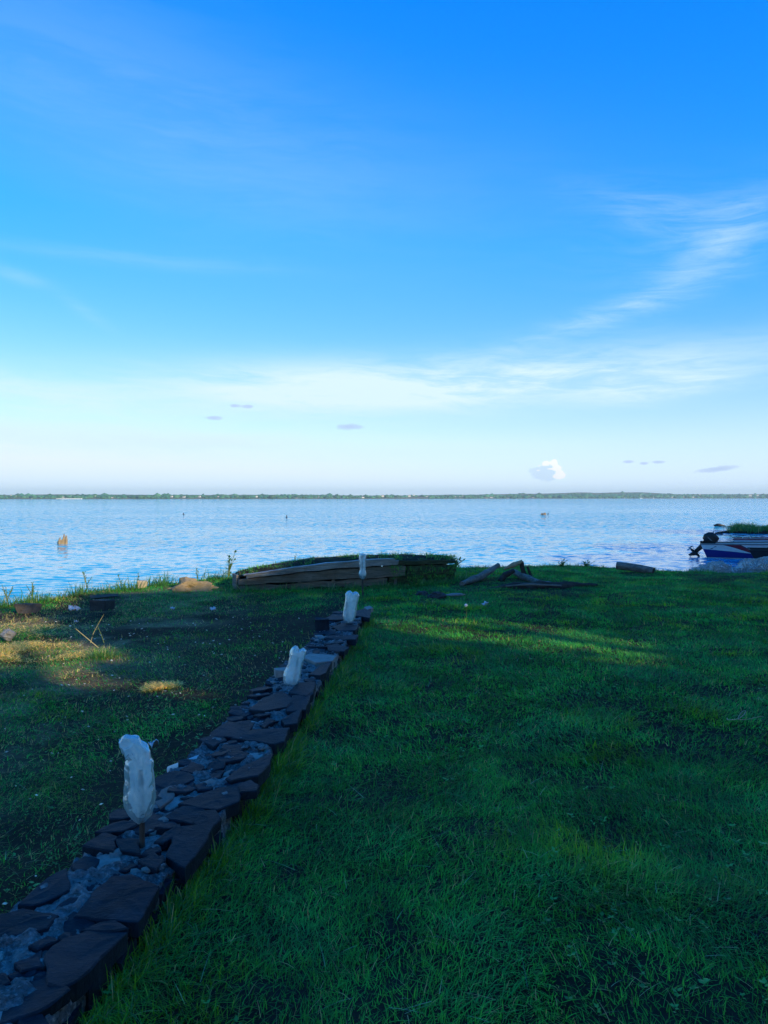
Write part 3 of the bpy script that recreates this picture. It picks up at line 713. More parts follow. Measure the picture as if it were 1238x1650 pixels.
def zoomed(x0, y0, k, pts): return [(x0 + x / k, y0 + y / k) for x, y in pts]
ZA = lambda *p: zoomed(0, 1330, 3.095, p)
ZB = lambda *p: zoomed(130, 1160, 3.869, p)
ZC = lambda *p: zoomed(240, 1100, 4.127, p)
ZD = lambda *p: zoomed(400, 940, 5.158, p)
SLABS = [   # outline, thickness, tilt
    (ZA((240, 640), (330, 570), (430, 538), (600, 543), (500, 648), (440, 712), (385, 767), (320, 797), (262, 775)), 0.09),
    (ZA((400, 428), (480, 332), (560, 268), (650, 262), (775, 315), (735, 380), (680, 458), (540, 442)), 0.08),
    (ZA((900, 20), (1052, 4), (1005, 90), (925, 184), (845, 140), (870, 70)), 0.10),
    (ZA((-90, 500), (0, 458), (110, 430), (268, 455), (215, 510), (130, 532), (0, 552), (-80, 580)), 0.07),
    (ZA((110, 377), (235, 268), (322, 232), (335, 318), (270, 347), (175, 382)), 0.08),
    (ZA((425, 512), (500, 473), (565, 468), (630, 507), (500, 522)), 0.04),
    (ZA((700, 170), (765, 133), (812, 170), (775, 207), (715, 192)), 0.04),
    (ZA((430, 95), (515, 38), (575, 60), (560, 122), (470, 112)), 0.06),
    (ZA((585, 75), (690, 68), (695, 130), (610, 117)), 0.04),
    (ZA((160, 592), (240, 548), (292, 570), (195, 608)), 0.04),
    (ZA((80, 682), (200, 628), (208, 700), (110, 724)), 0.05),
    (ZA((-60, 740), (30, 736), (52, 782), (-30, 820)), 0.06),
    (ZA((100, 965), (200, 948), (240, 995), (120, 1050)), 0.06),
    (ZB((105, 690), (200, 640), (270, 628), (355, 650), (262, 692)), 0.05),
    (ZB((475, 748), (530, 700), (612, 656), (614, 706), (520, 754)), 0.05),
    (ZB((535, 602), (640, 545), (742, 538), (778, 575), (690, 628)), 0.06),
    (ZB((705, 632), (778, 568), (832, 568), (864, 612), (815, 664)), 0.07),
    (ZB((640, 522), (800, 450), (990, 392), (962, 500), (850, 548), (750, 542)), 0.09),
    (ZB((990, 402), (1060, 376), (1108, 410), (1095, 442), (1000, 446)), 0.06),
    (ZB((630, 312), (700, 258), (772, 280), (728, 326)), 0.12),
    (ZB((925, 362), (1000, 300), (1172, 213), (1166, 272), (1100, 342), (960, 372)), 0.10),
    (ZB((865, 228), (960, 188), (1042, 205), (1010, 242), (888, 262)), 0.05),
    (ZB((745, 122), (860, 83), (902, 120), (830, 152)), 0.10),
    (ZB((820, 78), (920, 13), (1062, 38), (985, 97), (840, 97)), 0.06),
    (ZC((580, 362), (700, 318), (912, 313), (882, 382), (830, 397), (740, 382)), 0.10),
    (ZC((688, 172), (760, 98), (880, 58), (952, 110), (900, 162), (780, 182)), 0.06),
    (ZC((918, 172), (960, 93), (1062, 93), (1037, 172), (930, 184)), 0.09),
    (ZC((943, 52), (1000, 8), (1097, 8), (1082, 70), (1050, 87), (945, 77)), 0.09),
    (ZC((888, 242), (1012, 183), (982, 262), (910, 268)), 0.08),
    (ZC((738, 268), (790, 233), (828, 250), (770, 292)), 0.04),
    (ZC((420, 338), (480, 290), (600, 263), (692, 275), (645, 330), (520, 348)), 0.07),
    (ZD((353, 907), (400, 850), (552, 828), (522, 900), (480, 932)), 0.08),
    (ZD((518, 752), (590, 690), (694, 636), (642, 742), (600, 764)), 0.09),
    (ZD((668, 522), (740, 508), (824, 528), (790, 554), (680, 554)), 0.07),
    (ZD((688, 455), (720, 436), (902, 436), (882, 468)), 0.09),
    (ZD((636, 304), (720, 238), (804, 248), (782, 304)), 0.08),
    (ZD((886, 236), (960, 212), (1014, 212), (1002, 278), (898, 264)), 0.08),
    (ZD((716, 360), (800, 330), (905, 345), (880, 385), (760, 395)), 0.06),
]
covered = []
for k, (poly, th) in enumerate(SLABS):
    z = WALL_TOP + random.uniform(0.008, 0.016); th *= 0.7
    wp = [at(px, py, z) for px, py in poly]; cc = sum(wp, Vector()) / len(wp); wp = [cc + (q - cc) * 1.17 for q in wp]; covered.append((cc.x, cc.y, 0.8 * max((q - cc).length for q in wp)))
    slab('slab', wp, z, th, M_slate, wall, (random.uniform(-.05, .05), random.uniform(-.05, .05)))
slab('slab', [at(px, py, WALL_TOP + .01) for px, py in ZB((452, 512), (500, 432), (560, 408), (602, 430), (572, 490), (500, 542))], WALL_TOP + .01, 0.08, M_pinkstone, wall)
slab('slab', [at(px, py, WALL_TOP + .02) for px, py in ZD((965, 198), (1010, 184), (1040, 200), (990, 218))], WALL_TOP + .02, 0.06, M_palestone, wall)
slab('slab', [at(px, py, WALL_TOP + .02) for px, py in ZD((435, 605), (520, 578), (738, 598), (702, 642), (560, 655))], WALL_TOP + .02, 0.09, M_palestone, wall)
# smaller split stones fill the rest of the top, lying lower in the mortar
for k in range(1400):
    y = 1.75 + 7.6 * random.random(); x = random.uniform(float(wall_l(y)) + .02, float(wall_r(y)) - .02); r_ = random.uniform(0.04, 0.11)
    if any((x - a) ** 2 + ((y - b) * 0.8) ** 2 < (c * 0.66 + r_ * 0.42) ** 2 for a, b, c in covered): continue
    if r_ > 0.06 and (x - r_ * .6 < float(wall_l(y)) - .03 or x + r_ * .6 > float(wall_r(y)) + .03): continue
    covered.append((x, y, r_)); m = random.randint(5, 7); a0 = random.uniform(0, 6)
    poly = [(x + r_ * random.uniform(.75, 1.1) * math.cos(a0 + 6.283 * i / m), y + r_ * 1.15 * random.uniform(.75, 1.1) * math.sin(a0 + 6.283 * i / m)) for i in range(m)]
    slab('slab', poly, WALL_TOP + random.uniform(-0.012, 0.010), 0.04, random.choice((M_slate, M_slate, M_slate, M_palestone)) if r_ < .06 else M_slate, wall, (random.uniform(-.15, .15), random.uniform(-.15, .15)), jag=0.008)
# the dark block set on edge and the pale lump at the left side
def blockstone(x, y, sx, sy, sz, mat, z0, name='stone'):
    bm = bmesh.new(); bmesh.ops.create_cube(bm, size=1.0); bmesh.ops.subdivide_edges(bm, edges=bm.edges[:], cuts=1, use_grid_fill=True)
    for v in bm.verts:
        v.co = Vector((v.co.x * sx, v.co.y * sy, v.co.z * sz)); v.co += Vector([random.uniform(-.06, .06) * q for q in (sx, sy, sz)])
    me = bpy.data.meshes.new(name); bm.to_mesh(me); bm.free()
    return place(name, me, mat, wall, (x, y, z0), (0, 0, random.uniform(-.25, .25)))
p = at(518, 1034, 0.03); blockstone(p.x, p.y + 0.08, 0.15, 0.14, 0.24, M_slate, 0.15)
p = at(452, 1100, 0.11); blockstone(p.x, p.y + 0.05, 0.10, 0.12, 0.14, M_palestone, 0.14)
# stones of the two faces below the slabs
for side in (1, -1):
    y = 1.3
    while y < 9.4:
        L = random.uniform(0.10, 0.26); h = random.uniform(0.06, 0.11)
        x = float(wall_r(y + L / 2)) + 0.0 if side > 0 else float(wall_l(y + L / 2)) - 0.0
        if random.random() < (0.85 if side > 0 else 0.6):
            o = blockstone(x - side * 0.035, y + L / 2, 0.10, L, h, M_slate, random.uniform(0.03, 0.07))
            o.rotation_euler = (random.uniform(-.1, .1), random.uniform(-.1, .1), -0.09 + random.uniform(-.08, .08))
        y += L + random.uniform(0.01, 0.05)
# chips and small stones pressed into the mortar
chips = []
for k in range(5):
    bm = bmesh.new(); bmesh.ops.create_icosphere(bm, subdivisions=1, radius=1.0)
    for v in bm.verts: v.co *= random.uniform(0.75, 1.2)
    me = bpy.data.meshes.new('chip'); bm.to_mesh(me); bm.free(); me.materials.append((M_slate, M_mortar, M_slate, M_palestone, M_mortar)[k]); chips.append(me)
for k in range(290):
    y = 1.8 + 7.5 * random.random() ** 1.5; x = random.uniform(float(wall_l(y)) + .03, float(wall_r(y)) - .03)
    s = random.uniform(0.010, 0.034)
    o = place('chip', random.choice(chips), None, wall, (x, y, WALL_TOP - 0.010 + s * 0.2), (random.uniform(-.3, .3), random.uniform(-.3, .3), random.uniform(0, 6)))
    o.scale = (s * random.uniform(.8, 1.6), s, s * random.uniform(.35, .6))

# ------------------------------------------------------------------ upturned plastic bottles on rods
def b_plastic(t):
    co = objco(t)
    n1 = noise_tex(t, scaled(t, co, (1, 1, 0.6)), 26.0, 4.0, 0.6, 1.0); n2 = noise_tex(t, co, 9.0, 3.0, 0.5)
    bp = node(t, 'ShaderNodeBump'); link(t, n1 + n2, bp.inputs['Height']); bp.inputs['Strength'].default_value = 1.0; bp.inputs['Distance'].default_value = 0.012
    df = node(t, 'ShaderNodeBsdfDiffuse'); df.inputs[0].default_value = (0.78, 0.90, 0.92, 1); link(t, bp.outputs[0], df.inputs['Normal'])
    tl = node(t, 'ShaderNodeBsdfTranslucent'); tl.inputs[0].default_value = (0.80, 0.97, 0.99, 1); link(t, bp.outputs[0], tl.inputs['Normal'])
    gl = node(t, 'ShaderNodeBsdfGlossy'); gl.inputs['Roughness'].default_value = 0.22; link(t, bp.outputs[0], gl.inputs['Normal'])
    tp = node(t, 'ShaderNodeBsdfTransparent'); tp.inputs[0].default_value = (0.93, 0.97, 0.97, 1)
    a = node(t, 'ShaderNodeMixShader'); a.inputs[0].default_value = 0.72; link(t, df.outputs[0], a.inputs[1]); link(t, tl.outputs[0], a.inputs[2])
    b = node(t, 'ShaderNodeMixShader'); lw = node(t, 'ShaderNodeLayerWeight'); lw.inputs[0].default_value = 0.35; link(t, ((S(t, lw.outputs['Facing']) * -0.85 + 0.60) * (n2.step(0.3, 0.7) * 0.8 + 0.35)).clamp(), b.inputs[0]); link(t, a.outputs[0], b.inputs[1]); link(t, tp.outputs[0], b.inputs[2])
    fr = node(t, 'ShaderNodeFresnel'); fr.inputs[0].default_value = 1.45
    c = node(t, 'ShaderNodeMixShader'); link(t, (S(t, fr.outputs[0]) * 0.5 + 0.10).clamp(), c.inputs[0]); link(t, b.outputs[0], c.inputs[1]); link(t, gl.outputs[0], c.inputs[2])
    return c.outputs[0]
M_plastic = material('clear_plastic', b_plastic)
M_rod = m_plain('dark_rod', (0.035, 0.028, 0.024), (0.06, 0.04, 0.03), 30, 0.7, 0.5, 0.004)
def bottle_mesh(prof, seed, flat=(1.0, 0.66), crush=0.006, fold=0.0, notch=0.0):
    """upturned soft bottle: profile of (height, radius) from neck to base; soft dents, creases, and a base that is folded over or notched"""
    n = 56; hs = np.array([p[0] for p in prof]) * 1.07; rs = np.array([p[1] for p in prof]) * 1.07; H = hs[-1]
    zs = np.interp(np.linspace(0, 1, 64), np.linspace(0, 1, len(hs)), hs); V = []
    for z in zs:
        R = float(np.interp(z, hs, rs)); k1 = min(1.0, R / 0.03); top = max(0.0, (z / H - 0.72) / 0.28)
        for k in range(n):
            a = 2 * math.pi * k / n; ca, sa = math.cos(a), math.sin(a)
            d = mnoise.noise(Vector((ca * 1.1, sa * 1.1, z * 8 + seed))) * crush * 1.2
            d -= max(0.0, 0.12 - abs(mnoise.noise(Vector((ca * 1.3 + seed, sa * 1.3, z * 13))))) * crush * 6
            d += mnoise.noise(Vector((ca * 3, sa * 3, z * 34 + seed))) * crush * (0.35 + 2.2 * top)
            rr = max(R + d * k1, 0.003)
            x, y, zz = rr * ca * flat[0], rr * sa * flat[1], z
            zz -= notch * math.exp(-(x / 0.016) ** 2) * top
            if fold and z > fold:                      # the soft end of the bottle is bent over to the left and crumpled
                th = (z - fold) / 0.050; cr = mnoise.noise(Vector((ca * 2.2, sa * 2.2, z * 60))) * 0.020 * min(1, th)
                x, zz = -0.050 + (0.050 + x * 0.85 + cr) * math.cos(th), fold + (0.050 + x * 0.85 + cr) * math.sin(th)
            V.append((x, y, zz))
    F = [tuple(f) for f in grid_faces(len(zs), n, True).tolist()]
    b = (len(zs) - 1) * n; c = len(V); V.append(tuple(np.mean(V[b:], 0) - np.array([0, 0, 0.012])))
    for k in range(n): F.append((b + k, b + (k + 1) % n, c))
    return mesh_py('bottle_body', [Vector(v) for v in V], F, True)
def lobe_mesh(seed, sx, sy, sz):
    bm = bmesh.new(); bmesh.ops.create_icosphere(bm, subdivisions=4, radius=1.0)
    for v in bm.verts:
        q = v.co.copy(); d = 1 + 0.25 * mnoise.noise(q * 1.3 + Vector((seed, 0, 0))) - 0.30 * abs(mnoise.noise(q * 1.8 + Vector((0, seed, 0)))) + 0.05 * mnoise.noise(q * 5)
        v.co = Vector((q.x * sx, q.y * sy, q.z * sz)) * d
    me = bpy.data.meshes.new('folded_base'); bm.to_mesh(me); bm.free(); me.polygons.foreach_set('use_smooth', [True] * len(me.polygons)); return me
def bottle(base, tilt, prof, seed, label, lobes=(), **kw):
    e = empty('plastic_bottle', base); e.rotation_euler = (tilt[1], tilt[0], random.uniform(-.2, .2))
    place('bottle_body', bottle_mesh(prof, seed, **kw), M_plastic, e)
    for i, (x, y, z, sx, sy, sz) in enumerate(lobes): place('folded_base', lobe_mesh(seed + i * 3.3, sx, sy, sz), M_plastic, e, (x, y, z))
    tag(e, label, 'bottle', 'upturned bottles on rods'); return e
def rod(p0, p1, rad, label):
    V, F = tube([Vector(p0) - Vector(p0), (Vector(p1) - Vector(p0)) * 0.5 + Vector((0.003, 0, 0)), Vector(p1) - Vector(p0)], [rad, rad * 0.9, rad * 0.85], 10)
    o = place('metal_rod', mesh_py('metal_rod', V, F, True), M_rod, loc=p0); tag(o, label, 'rod', 'rods holding bottles'); return o
b1 = at(229, 1368, WALL_TOP - 0.02)
s1 = b1.y / FPX
rod((b1.x, b1.y, 0.05), (b1.x - 0.004, b1.y, 0.46), 0.0125, 'dark rod stuck in the near end of the wall inside the largest bottle')
bottle((b1.x - 3 * s1, b1.y, WALL_TOP + 0.088), (0.0, 0.0), [(0, .010), (.012, .024), (.03, .038), (.06, .050), (.10, .0565), (.16, .055), (.22, .051), (.27, .048), (.30, .049), (.325, .050), (.342, .040)], 1.7,
       'large crumpled clear bottle with a folded top, nearest on the stone wall', flat=(1.10, 0.78), crush=0.0060, fold=0.270)
b2 = at(468, 1104, WALL_TOP)
rod((b2.x, b2.y, 0.05), (b2.x + 0.06, b2.y, 0.36), 0.008, 'thin dark rod inside the leaning bottle halfway along the wall')
bottle((b2.x - 0.01, b2.y, WALL_TOP - 0.01), (0.27, 0.0), [(0, .03), (.03, .052), (.07, .06), (.11, .054), (.15, .048), (.20, .050), (.25, .054), (.285, .048), (.30, .03)], 6.2,
       'clear bottle leaning right, second along the stone wall', flat=(1.1, 0.7), crush=0.004, notch=0.03)
b3 = at(558, 1006, WALL_TOP)
rod((b3.x, b3.y, 0.05), (b3.x + 0.01, b3.y, 0.40), 0.011, 'dark rod inside the bottle at the far end of the wall')
bottle((b3.x + 0.02, b3.y, WALL_TOP + 0.01), (0.16, 0.0), [(0, .02), (.03, .048), (.07, .062), (.13, .063), (.20, .064), (.26, .068), (.31, .070), (.335, .058), (.35, .035)], 11.4,
       'clear bottle with a notched top at the far end of the stone wall', flat=(1.08, 0.7), crush=0.0035, notch=0.02)
b4 = at(585, 960, 0.0)
rod((b4.x, b4.y, -0.1), (b4.x - 0.015, b4.y, 0.66), 0.014, 'dark stake in the grass before the old hull carrying a bottle')
bottle((b4.x - 0.005, b4.y, 0.27), (0.0, 0.0), [(0, .018), (.03, .035), (.06, .055), (.09, .060), (.13, .048), (.17, .046), (.26, .052), (.34, .054), (.38, .05), (.392, .035)], 15.0,
       'narrow-waisted clear bottle on a stake before the old hull', flat=(1.0, 0.9), crush=0.004)

# ------------------------------------------------------------------ old boat hull sunk in the bank
def b_oldwood(dark, light):
    def b(t):
        co = objco(t); g = scaled(t, co, (1.0, 1.0, 14.0))
        n1 = noise_tex(t, g, 3.0, 6.0, 0.65, 0.6); n2 = noise_tex(t, g, 13.0, 6.0, 0.7); n3 = noise_tex(t, co, 1.6, 4.0, 0.6)
        c = mixc(t, n1.step(0.3, 0.7), dark, light)
        c = mixc(t, n3.step(0.5, 0.72) * 0.6, c, (0.17, 0.10, 0.065))
        c = mixc(t, n2.step(0.55, 0.7) * 0.7, c, (0.018, 0.016, 0.015))
        return principled(t, c, 0.85, n1 + n2, 1.0, 0.03, Specular_IOR_Level=0.2)
    return b
M_oldwood = material('old_plank', b_oldwood((0.17, 0.15, 0.125), (0.36, 0.32, 0.27)))
M_greywood = material('grey_plank', b_oldwood((0.36, 0.36, 0.36), (0.58, 0.58, 0.57)))
M_mosswood = material('mossy_plank', b_oldwood((0.05, 0.075, 0.04), (0.11, 0.13, 0.07)))
hull = empty('old_boat_hull', HULL_A)
hd = (HULL_B - HULL_A); HL = hd.length; hull.rotation_euler = (0, 0, math.atan2(hd.y, hd.x))
tag(hull, 'rotting planked boat hull filled with soil and grass at the brink', 'boat hull')
def h_top(u): return float(np.interp(u, [0, 0.12, 0.35, 0.55, 0.8, 1.0], [0.25, 0.33, 0.44, 0.47, 0.45, 0.40]))
def plank(name, u0, u1, z0, z1, side, out, thick, mat, rag=0.015, cut=0):
    n = 26; V = []
    for i in range(n):
        u = u0 + (u1 - u0) * i / (n - 1); T = h_top(u)
        for (zf, o) in ((z0, out), (z1, out), (z1, out - thick), (z0, out - thick)):
            z = 0.01 + (T - 0.01) * zf + mnoise.noise(Vector((u * 14, zf * 7, side))) * rag + mnoise.noise(Vector((u * 50, zf * 9, side))) * rag * 0.5
            v = side * (float(hull_half(u)) * (0.80 + 0.2 * zf) + o + mnoise.noise(Vector((u * 8, zf * 3, 5))) * 0.012)
            V.append((u * HL, v, z))
    F = [tuple(f) for f in grid_faces(n, 4, True).tolist()] + [(0, 1, 2, 3), tuple(range(4 * n - 4, 4 * n))[::-1]]
    return place(name, mesh_py(name, V, F), mat, hull)
for side in (-1, 1):
    plank('plank', 0.0, 0.62, 0.0, 0.27, side, 0.00, 0.035, M_oldwood, 0.03); plank('plank', 0.63, 1.0, 0.02, 0.31, side, 0.0, 0.035, M_mosswood)
    plank('plank', 0.005, 0.70, 0.34, 0.74, side, 0.02, 0.04, M_oldwood, 0.028); plank('plank', 0.71, 0.995, 0.34, 0.74, side, 0.018, 0.04, M_mosswood)
    plank('plank', 0.03, 0.66, 0.80, 1.0, side, 0.045, 0.05, M_greywood, 0.016); plank('plank', 0.66, 0.98, 0.79, 0.97, side, 0.03, 0.05, M_mosswood)
    for u in (0.10, 0.24, 0.38, 0.52, 0.66, 0.8, 0.92):
        o = place('rib', box_mesh('rib', 0.05, 0.05, h_top(u) + 0.1), M_oldwood, hull, (u * HL, side * (float(hull_half(u)) * 0.9 - 0.06), (h_top(u) - 0.1) / 2 - 0.03))
place('transom', box_mesh('transom', 0.06, 0.34, 0.34, 0.01), M_oldwood, hull, (0.02, 0, 0.09))
# splinter of a broken plank leaning on the side
plank('gunwale', 0.02, 0.64, 0.985, 1.06, -1, 0.05, 0.12, M_greywood, 0.008)
nu, nv = 50, 14; V = []
for i in range(nu):
    u = 0.01 + 0.98 * i / (nu - 1)
    for k in range(nv):
        f = -1 + 2 * k / (nv - 1)
        V.append((u * HL, f * (float(hull_half(u)) * 0.96), h_top(u) - 0.03 + 0.07 * (1 - f * f) + mnoise.noise(Vector((u * 20, f * 3, 1))) * 0.03))
place('soil_fill', mesh_np('soil_fill', V, grid_faces(nu, nv), True), M_ground, hull)
sp = []
rg = np.random.default_rng(12)
for k in range(300):
    u = rg.uniform(0.02, 1.0); f = rg.uniform(-1, 1) ** 1; v = f * float(hull_half(u)) * 0.95
    if u < 0.6 and f < -0.75: continue
    q = HULL_A + hd.normalized() * (u * HL) + Vector((-hd.y, hd.x, 0)).normalized() * v
    sp.append((q.x, q.y, h_top(u) - 0.02 + 0.05 * (1 - f * f), rg.uniform(0.15, 0.95) * (1.0 if u > 0.62 else 0.75)))
for k in range(90):                                   # growth hanging down the overgrown right end
    u = rg.uniform(0.62, 1.02); v = -(float(hull_half(min(u, 1))) + 0.05)
    q = HULL_A + hd.normalized() * (u * HL) + Vector((-hd.y, hd.x, 0)).normalized() * v
    sp.append((q.x, q.y, rg.uniform(0.0, 0.34), rg.uniform(0.35, 0.7)))
clumps('hull_grass', sp, 'grass growing over the top and right end of the old hull', 44, (0.08, 0.26, 0.03), hr=(0.06, 0.17), nb=(8, 18), spread=0.05, w=0.009, upright=0.5)
sp = []
for k in range(120):
    u = rg.uniform(-0.05, 1.05); q = HULL_A + hd.normalized() * (u * HL) + Vector((-hd.y, hd.x, 0)).normalized() * -(float(hull_half(min(max(u, 0), 1))) + rg.uniform(0.04, 0.25))
    sp.append((q.x, q.y, None, rg.uniform(0.4, 1.1)))
clumps('hull_foot_grass', sp, 'longer grass along the near side of the old hull', 45, (0.07, 0.18, 0.035), hr=(0.06, 0.22), nb=(10, 22), spread=0.07, w=0.009)

# ------------------------------------------------------------------ driftwood and stones near the brink
def b_drift(t):
    co = objco(t); n1 = noise_tex(t, scaled(t, co, (1, 6, 6)), 4.0, 6.0, 0.65, 0.5); n2 = noise_tex(t, scaled(t, co, (1, 5, 5)), 18.0, 5.0, 0.7)
    c = mixc(t, n1.step(0.3, 0.7), (0.10, 0.095, 0.08), (0.26, 0.25, 0.22)); c = mixc(t, n2.step(0.55, 0.75) * 0.6, c, (0.03, 0.026, 0.022))
    return principled(t, c, 0.85, n1 + n2, 1.0, 0.02, Specular_IOR_Level=0.2)
M_drift = material('driftwood', b_drift)
M_darkwood = m_plain('dark_wood', (0.028, 0.022, 0.018), (0.06, 0.045, 0.033), 9, 0.85, 0.8, 0.02)
M_brownwood = m_plain('brown_wood', (0.26, 0.18, 0.10), (0.42, 0.31, 0.19), 9, 0.85, 0.8, 0.02)
def log(pts, rad, mat, label, name='driftwood_log', n=14, rough=0.18, group=None):
    o0 = Vector(pts[0]); P = []
    R = []
    for i in range(len(pts) - 1):
        for k in range(6):
            P.append(Vector(pts[i]).lerp(Vector(pts[i + 1]), k / 6)); R.append(rad[i] + (rad[i + 1] - rad[i]) * k / 6)
    P.append(Vector(pts[-1])); R.append(rad[-1])
    V, F = tube(P, R, n)
    V = [v + (v - P[i // n]) * (mnoise.noise(v * 5) * rough * 2 + mnoise.noise(v * 17) * rough) - o0 for i, v in enumerate(V)]
    o = place(name, mesh_py(name, V, F, False), mat, loc=o0); tag(o, label, 'log', group); return o
G = lambda px, py, Y, dz=0.0: (lambda q: Vector((q.x, q.y, q.z + dz)))(atY(px, py, Y))
log([G(744, 941, 13.6), G(775, 929, 14.3), G(803, 911, 15.2)], [0.045, 0.075, 0.05], M_drift, 'pale driftwood log sloping up to the right beside the old hull')
log([G(806, 937, 14.2), G(814, 927, 14.3), G(828, 920, 14.4)], [0.05, 0.06, 0.05], M_darkwood, 'short dark stump of driftwood beside the bent branch')
log([G(826, 920, 15.2), G(845, 930, 14.5), G(872, 940, 13.7), G(905, 946, 13.2)], [0.05, 0.06, 0.06, 0.04], M_drift, 'long grey driftwood branch lying down to the right')
bent = empty('bent_branch', G(847, 932, 14.6)); b0 = bent.location
for nm, pts, rad, m in (('upright_limb', [G(847, 934, 14.6), G(842, 915, 14.6), G(840, 905, 14.6)], [0.06, 0.055, 0.045], M_darkwood), ('lit_limb', [G(842, 905, 14.6), G(828, 910, 14.6), G(812, 917, 14.6)], [0.045, 0.05, 0.025], M_brownwood)):  # lit limb takes a lighter brown wood in place of sun on it
    P = []; R = []
    for i in range(len(pts) - 1):
        for k in range(5): P.append(pts[i].lerp(pts[i + 1], k / 5)); R.append(rad[i] + (rad[i + 1] - rad[i]) * k / 5)
    P.append(pts[-1]); R.append(rad[-1]); V, F = tube(P, R, 12)
    place(nm, mesh_py(nm, [v + (v - P[i // 12]) * mnoise.noise(v * 6) * 0.4 - b0 for i, v in enumerate(V)], F), m, bent)
tag(bent, 'dark upright branch at the brink bent over to a limb coloured lighter brown as if sunlit', 'branch')
log([G(857, 932, 14.6), G(853, 921, 14.6), G(850, 913, 14.6)], [0.03, 0.028, 0.02], M_darkwood, 'thin dark stick standing right of the bent branch', 'driftwood_stick')
log([G(785, 953, 13.2, .03), G(840, 949, 13.2, .04), G(900, 949, 13.2, .04), G(962, 946, 13.4, .03)], [0.04, 0.09, 0.10, 0.04], M_darkwood, 'long low dark log lying flat in the lawn grass', rough=0.3)
log([G(815, 949, 13.0, .05), G(850, 947, 13.0, .06), G(905, 948, 13.0, .05)], [0.012, 0.022, 0.012], M_drift, 'thin grey split board lying along the dark log', 'split_board')
pl = log([G(994, 911, 16.2), G(1025, 915, 16.0), G(1053, 920, 15.8)], [0.085, 0.085, 0.08], M_drift, 'straight pale log with a dark cut end at the right brink', 'cut_log', rough=0.04)
q = Vector(G(1053, 920, 15.8)) - Vector(pl.location); dq = (Vector(G(1053, 920, 15.8)) - Vector(G(1025, 915, 16.0))).normalized()
V, F = tube([q - dq * 0.01, q + dq * 0.012], [0.074, 0.07], 14); place('cut_end', mesh_py('cut_end', V, F), M_darkwood, pl)

def rock(name, loc, size, mat, label, cat='rock', seed=0.0, sub=3, rough=0.3, flat_bottom=True, rz=0.0):
    bm = bmesh.new(); bmesh.ops.create_icosphere(bm, subdivisions=sub, radius=1.0)
    for v in bm.verts:
        q = v.co.copy(); d = 1 + mnoise.noise(q * 1.3 + Vector((seed, 0, 0))) * rough * 1.6 + mnoise.noise(q * 3.4 + Vector((0, seed, 0))) * rough * 0.6 + mnoise.noise(q * 8 + Vector((0, 0, seed))) * rough * 0.2
        v.co = Vector((q.x * size[0], q.y * size[1], q.z * size[2])) * d
    me = bpy.data.meshes.new(name); bm.to_mesh(me); bm.free()
    o = place(name, me, mat, loc=loc, rot=(0, 0, rz)); tag(o, label, cat); return o
M_darkrock = m_plain('dark_rock', (0.03, 0.03, 0.032), (0.065, 0.062, 0.06), 8, 0.8, 0.8, 0.02)
M_tanrock = m_plain('tan_rock', (0.42, 0.29, 0.16), (0.30, 0.22, 0.10), 7, 0.9, 0.9, 0.03)
M_cream = m_plain('cream_stone', (0.55, 0.44, 0.30), (0.45, 0.37, 0.27), 12, 0.85, 0.6, 0.01)
p = at(704, 962, 0); rock('rock', (p.x, p.y, 0.02), (0.13, 0.11, 0.08), M_darkrock, 'round dark rock in the grass right of the old hull', seed=2)
p = at(680, 958, 0); rock('rock', (p.x, p.y, 0.0), (0.10, 0.08, 0.06), M_darkrock, 'smaller dark rock close to the right end of the old hull', seed=5)
p = at(733, 960, 0); rock('split_stone', (p.x, p.y, 0.02), (0.15, 0.05, 0.025), M_palestone, 'flat grey stone sliver between the dark rock and the driftwood', 'stone', seed=8, sub=2)
p = at(305, 947, 0.05); mound = rock('clay_mound', (p.x, p.y + 0.1, 0.03), (0.36, 0.24, 0.17), M_tanrock, 'sunlit tan clay mound at the brink left of the hull', 'mound', seed=9, rough=0.42)
p = at(322, 945, 0.03); rock('clay_clod', (p.x + 0.06, p.y - 0.05, 0.02), (0.22, 0.12, 0.06), M_tanrock, 'low sunlit clod at the right foot of the clay mound', 'clod', seed=13, rough=0.4)
p = at(229, 946, 0.03); o = place('stone_block', box_mesh('stone_block', 0.17, 0.14, 0.15, 0.018), M_cream, loc=(p.x, p.y, 0.07), rot=(0, 0.08, 0.2)); tag(o, 'small cream square stone block sunlit at the left brink', 'stone')
# dark broken pieces at the left brink
def wedge(name, pts_front, depth, mat, label, cat, shade=None):
    """solid with a traced front face and its own depth"""
    c = sum(pts_front, Vector()) / len(pts_front); n = len(pts_front)
    V = [p - c for p in pts_front] + [p - c + Vector((0.06, depth, -0.02)) for p in pts_front]
    F = [tuple(range(n))[::-1], tuple(range(n, 2 * n))] + [(i, (i + 1) % n, n + (i + 1) % n, n + i) for i in range(n)]
    bm = bmesh.new(); me = mesh_py(name, V, F); bm.from_mesh(me); bmesh.ops.recalc_face_normals(bm, faces=bm.faces)
    bmesh.ops.bevel(bm, geom=bm.edges[:], offset=0.012, segments=2, affect='EDGES'); bm.to_mesh(me); bm.free()
    o = place(name, me, mat, loc=c); tag(o, label, cat); return o
M_concrete = m_plain('weathered_concrete', (0.11, 0.09, 0.07), (0.06, 0.05, 0.04), 10, 0.9, 0.8, 0.02)
wedge('concrete_slab', [G(20, 973, 10.5), G(50, 974, 10.6), G(46, 990, 10.5), G(28, 990, 10.5)], 0.25, M_concrete, 'brown broken concrete slab leaning at the far left brink', 'slab')
wedge('black_block', [G(143, 967, 10.8), G(170, 968, 10.8), G(169, 986, 10.8), G(144, 987, 10.8)], 0.25, M_darkrock, 'black block half hidden in grass under a flat board', 'block')
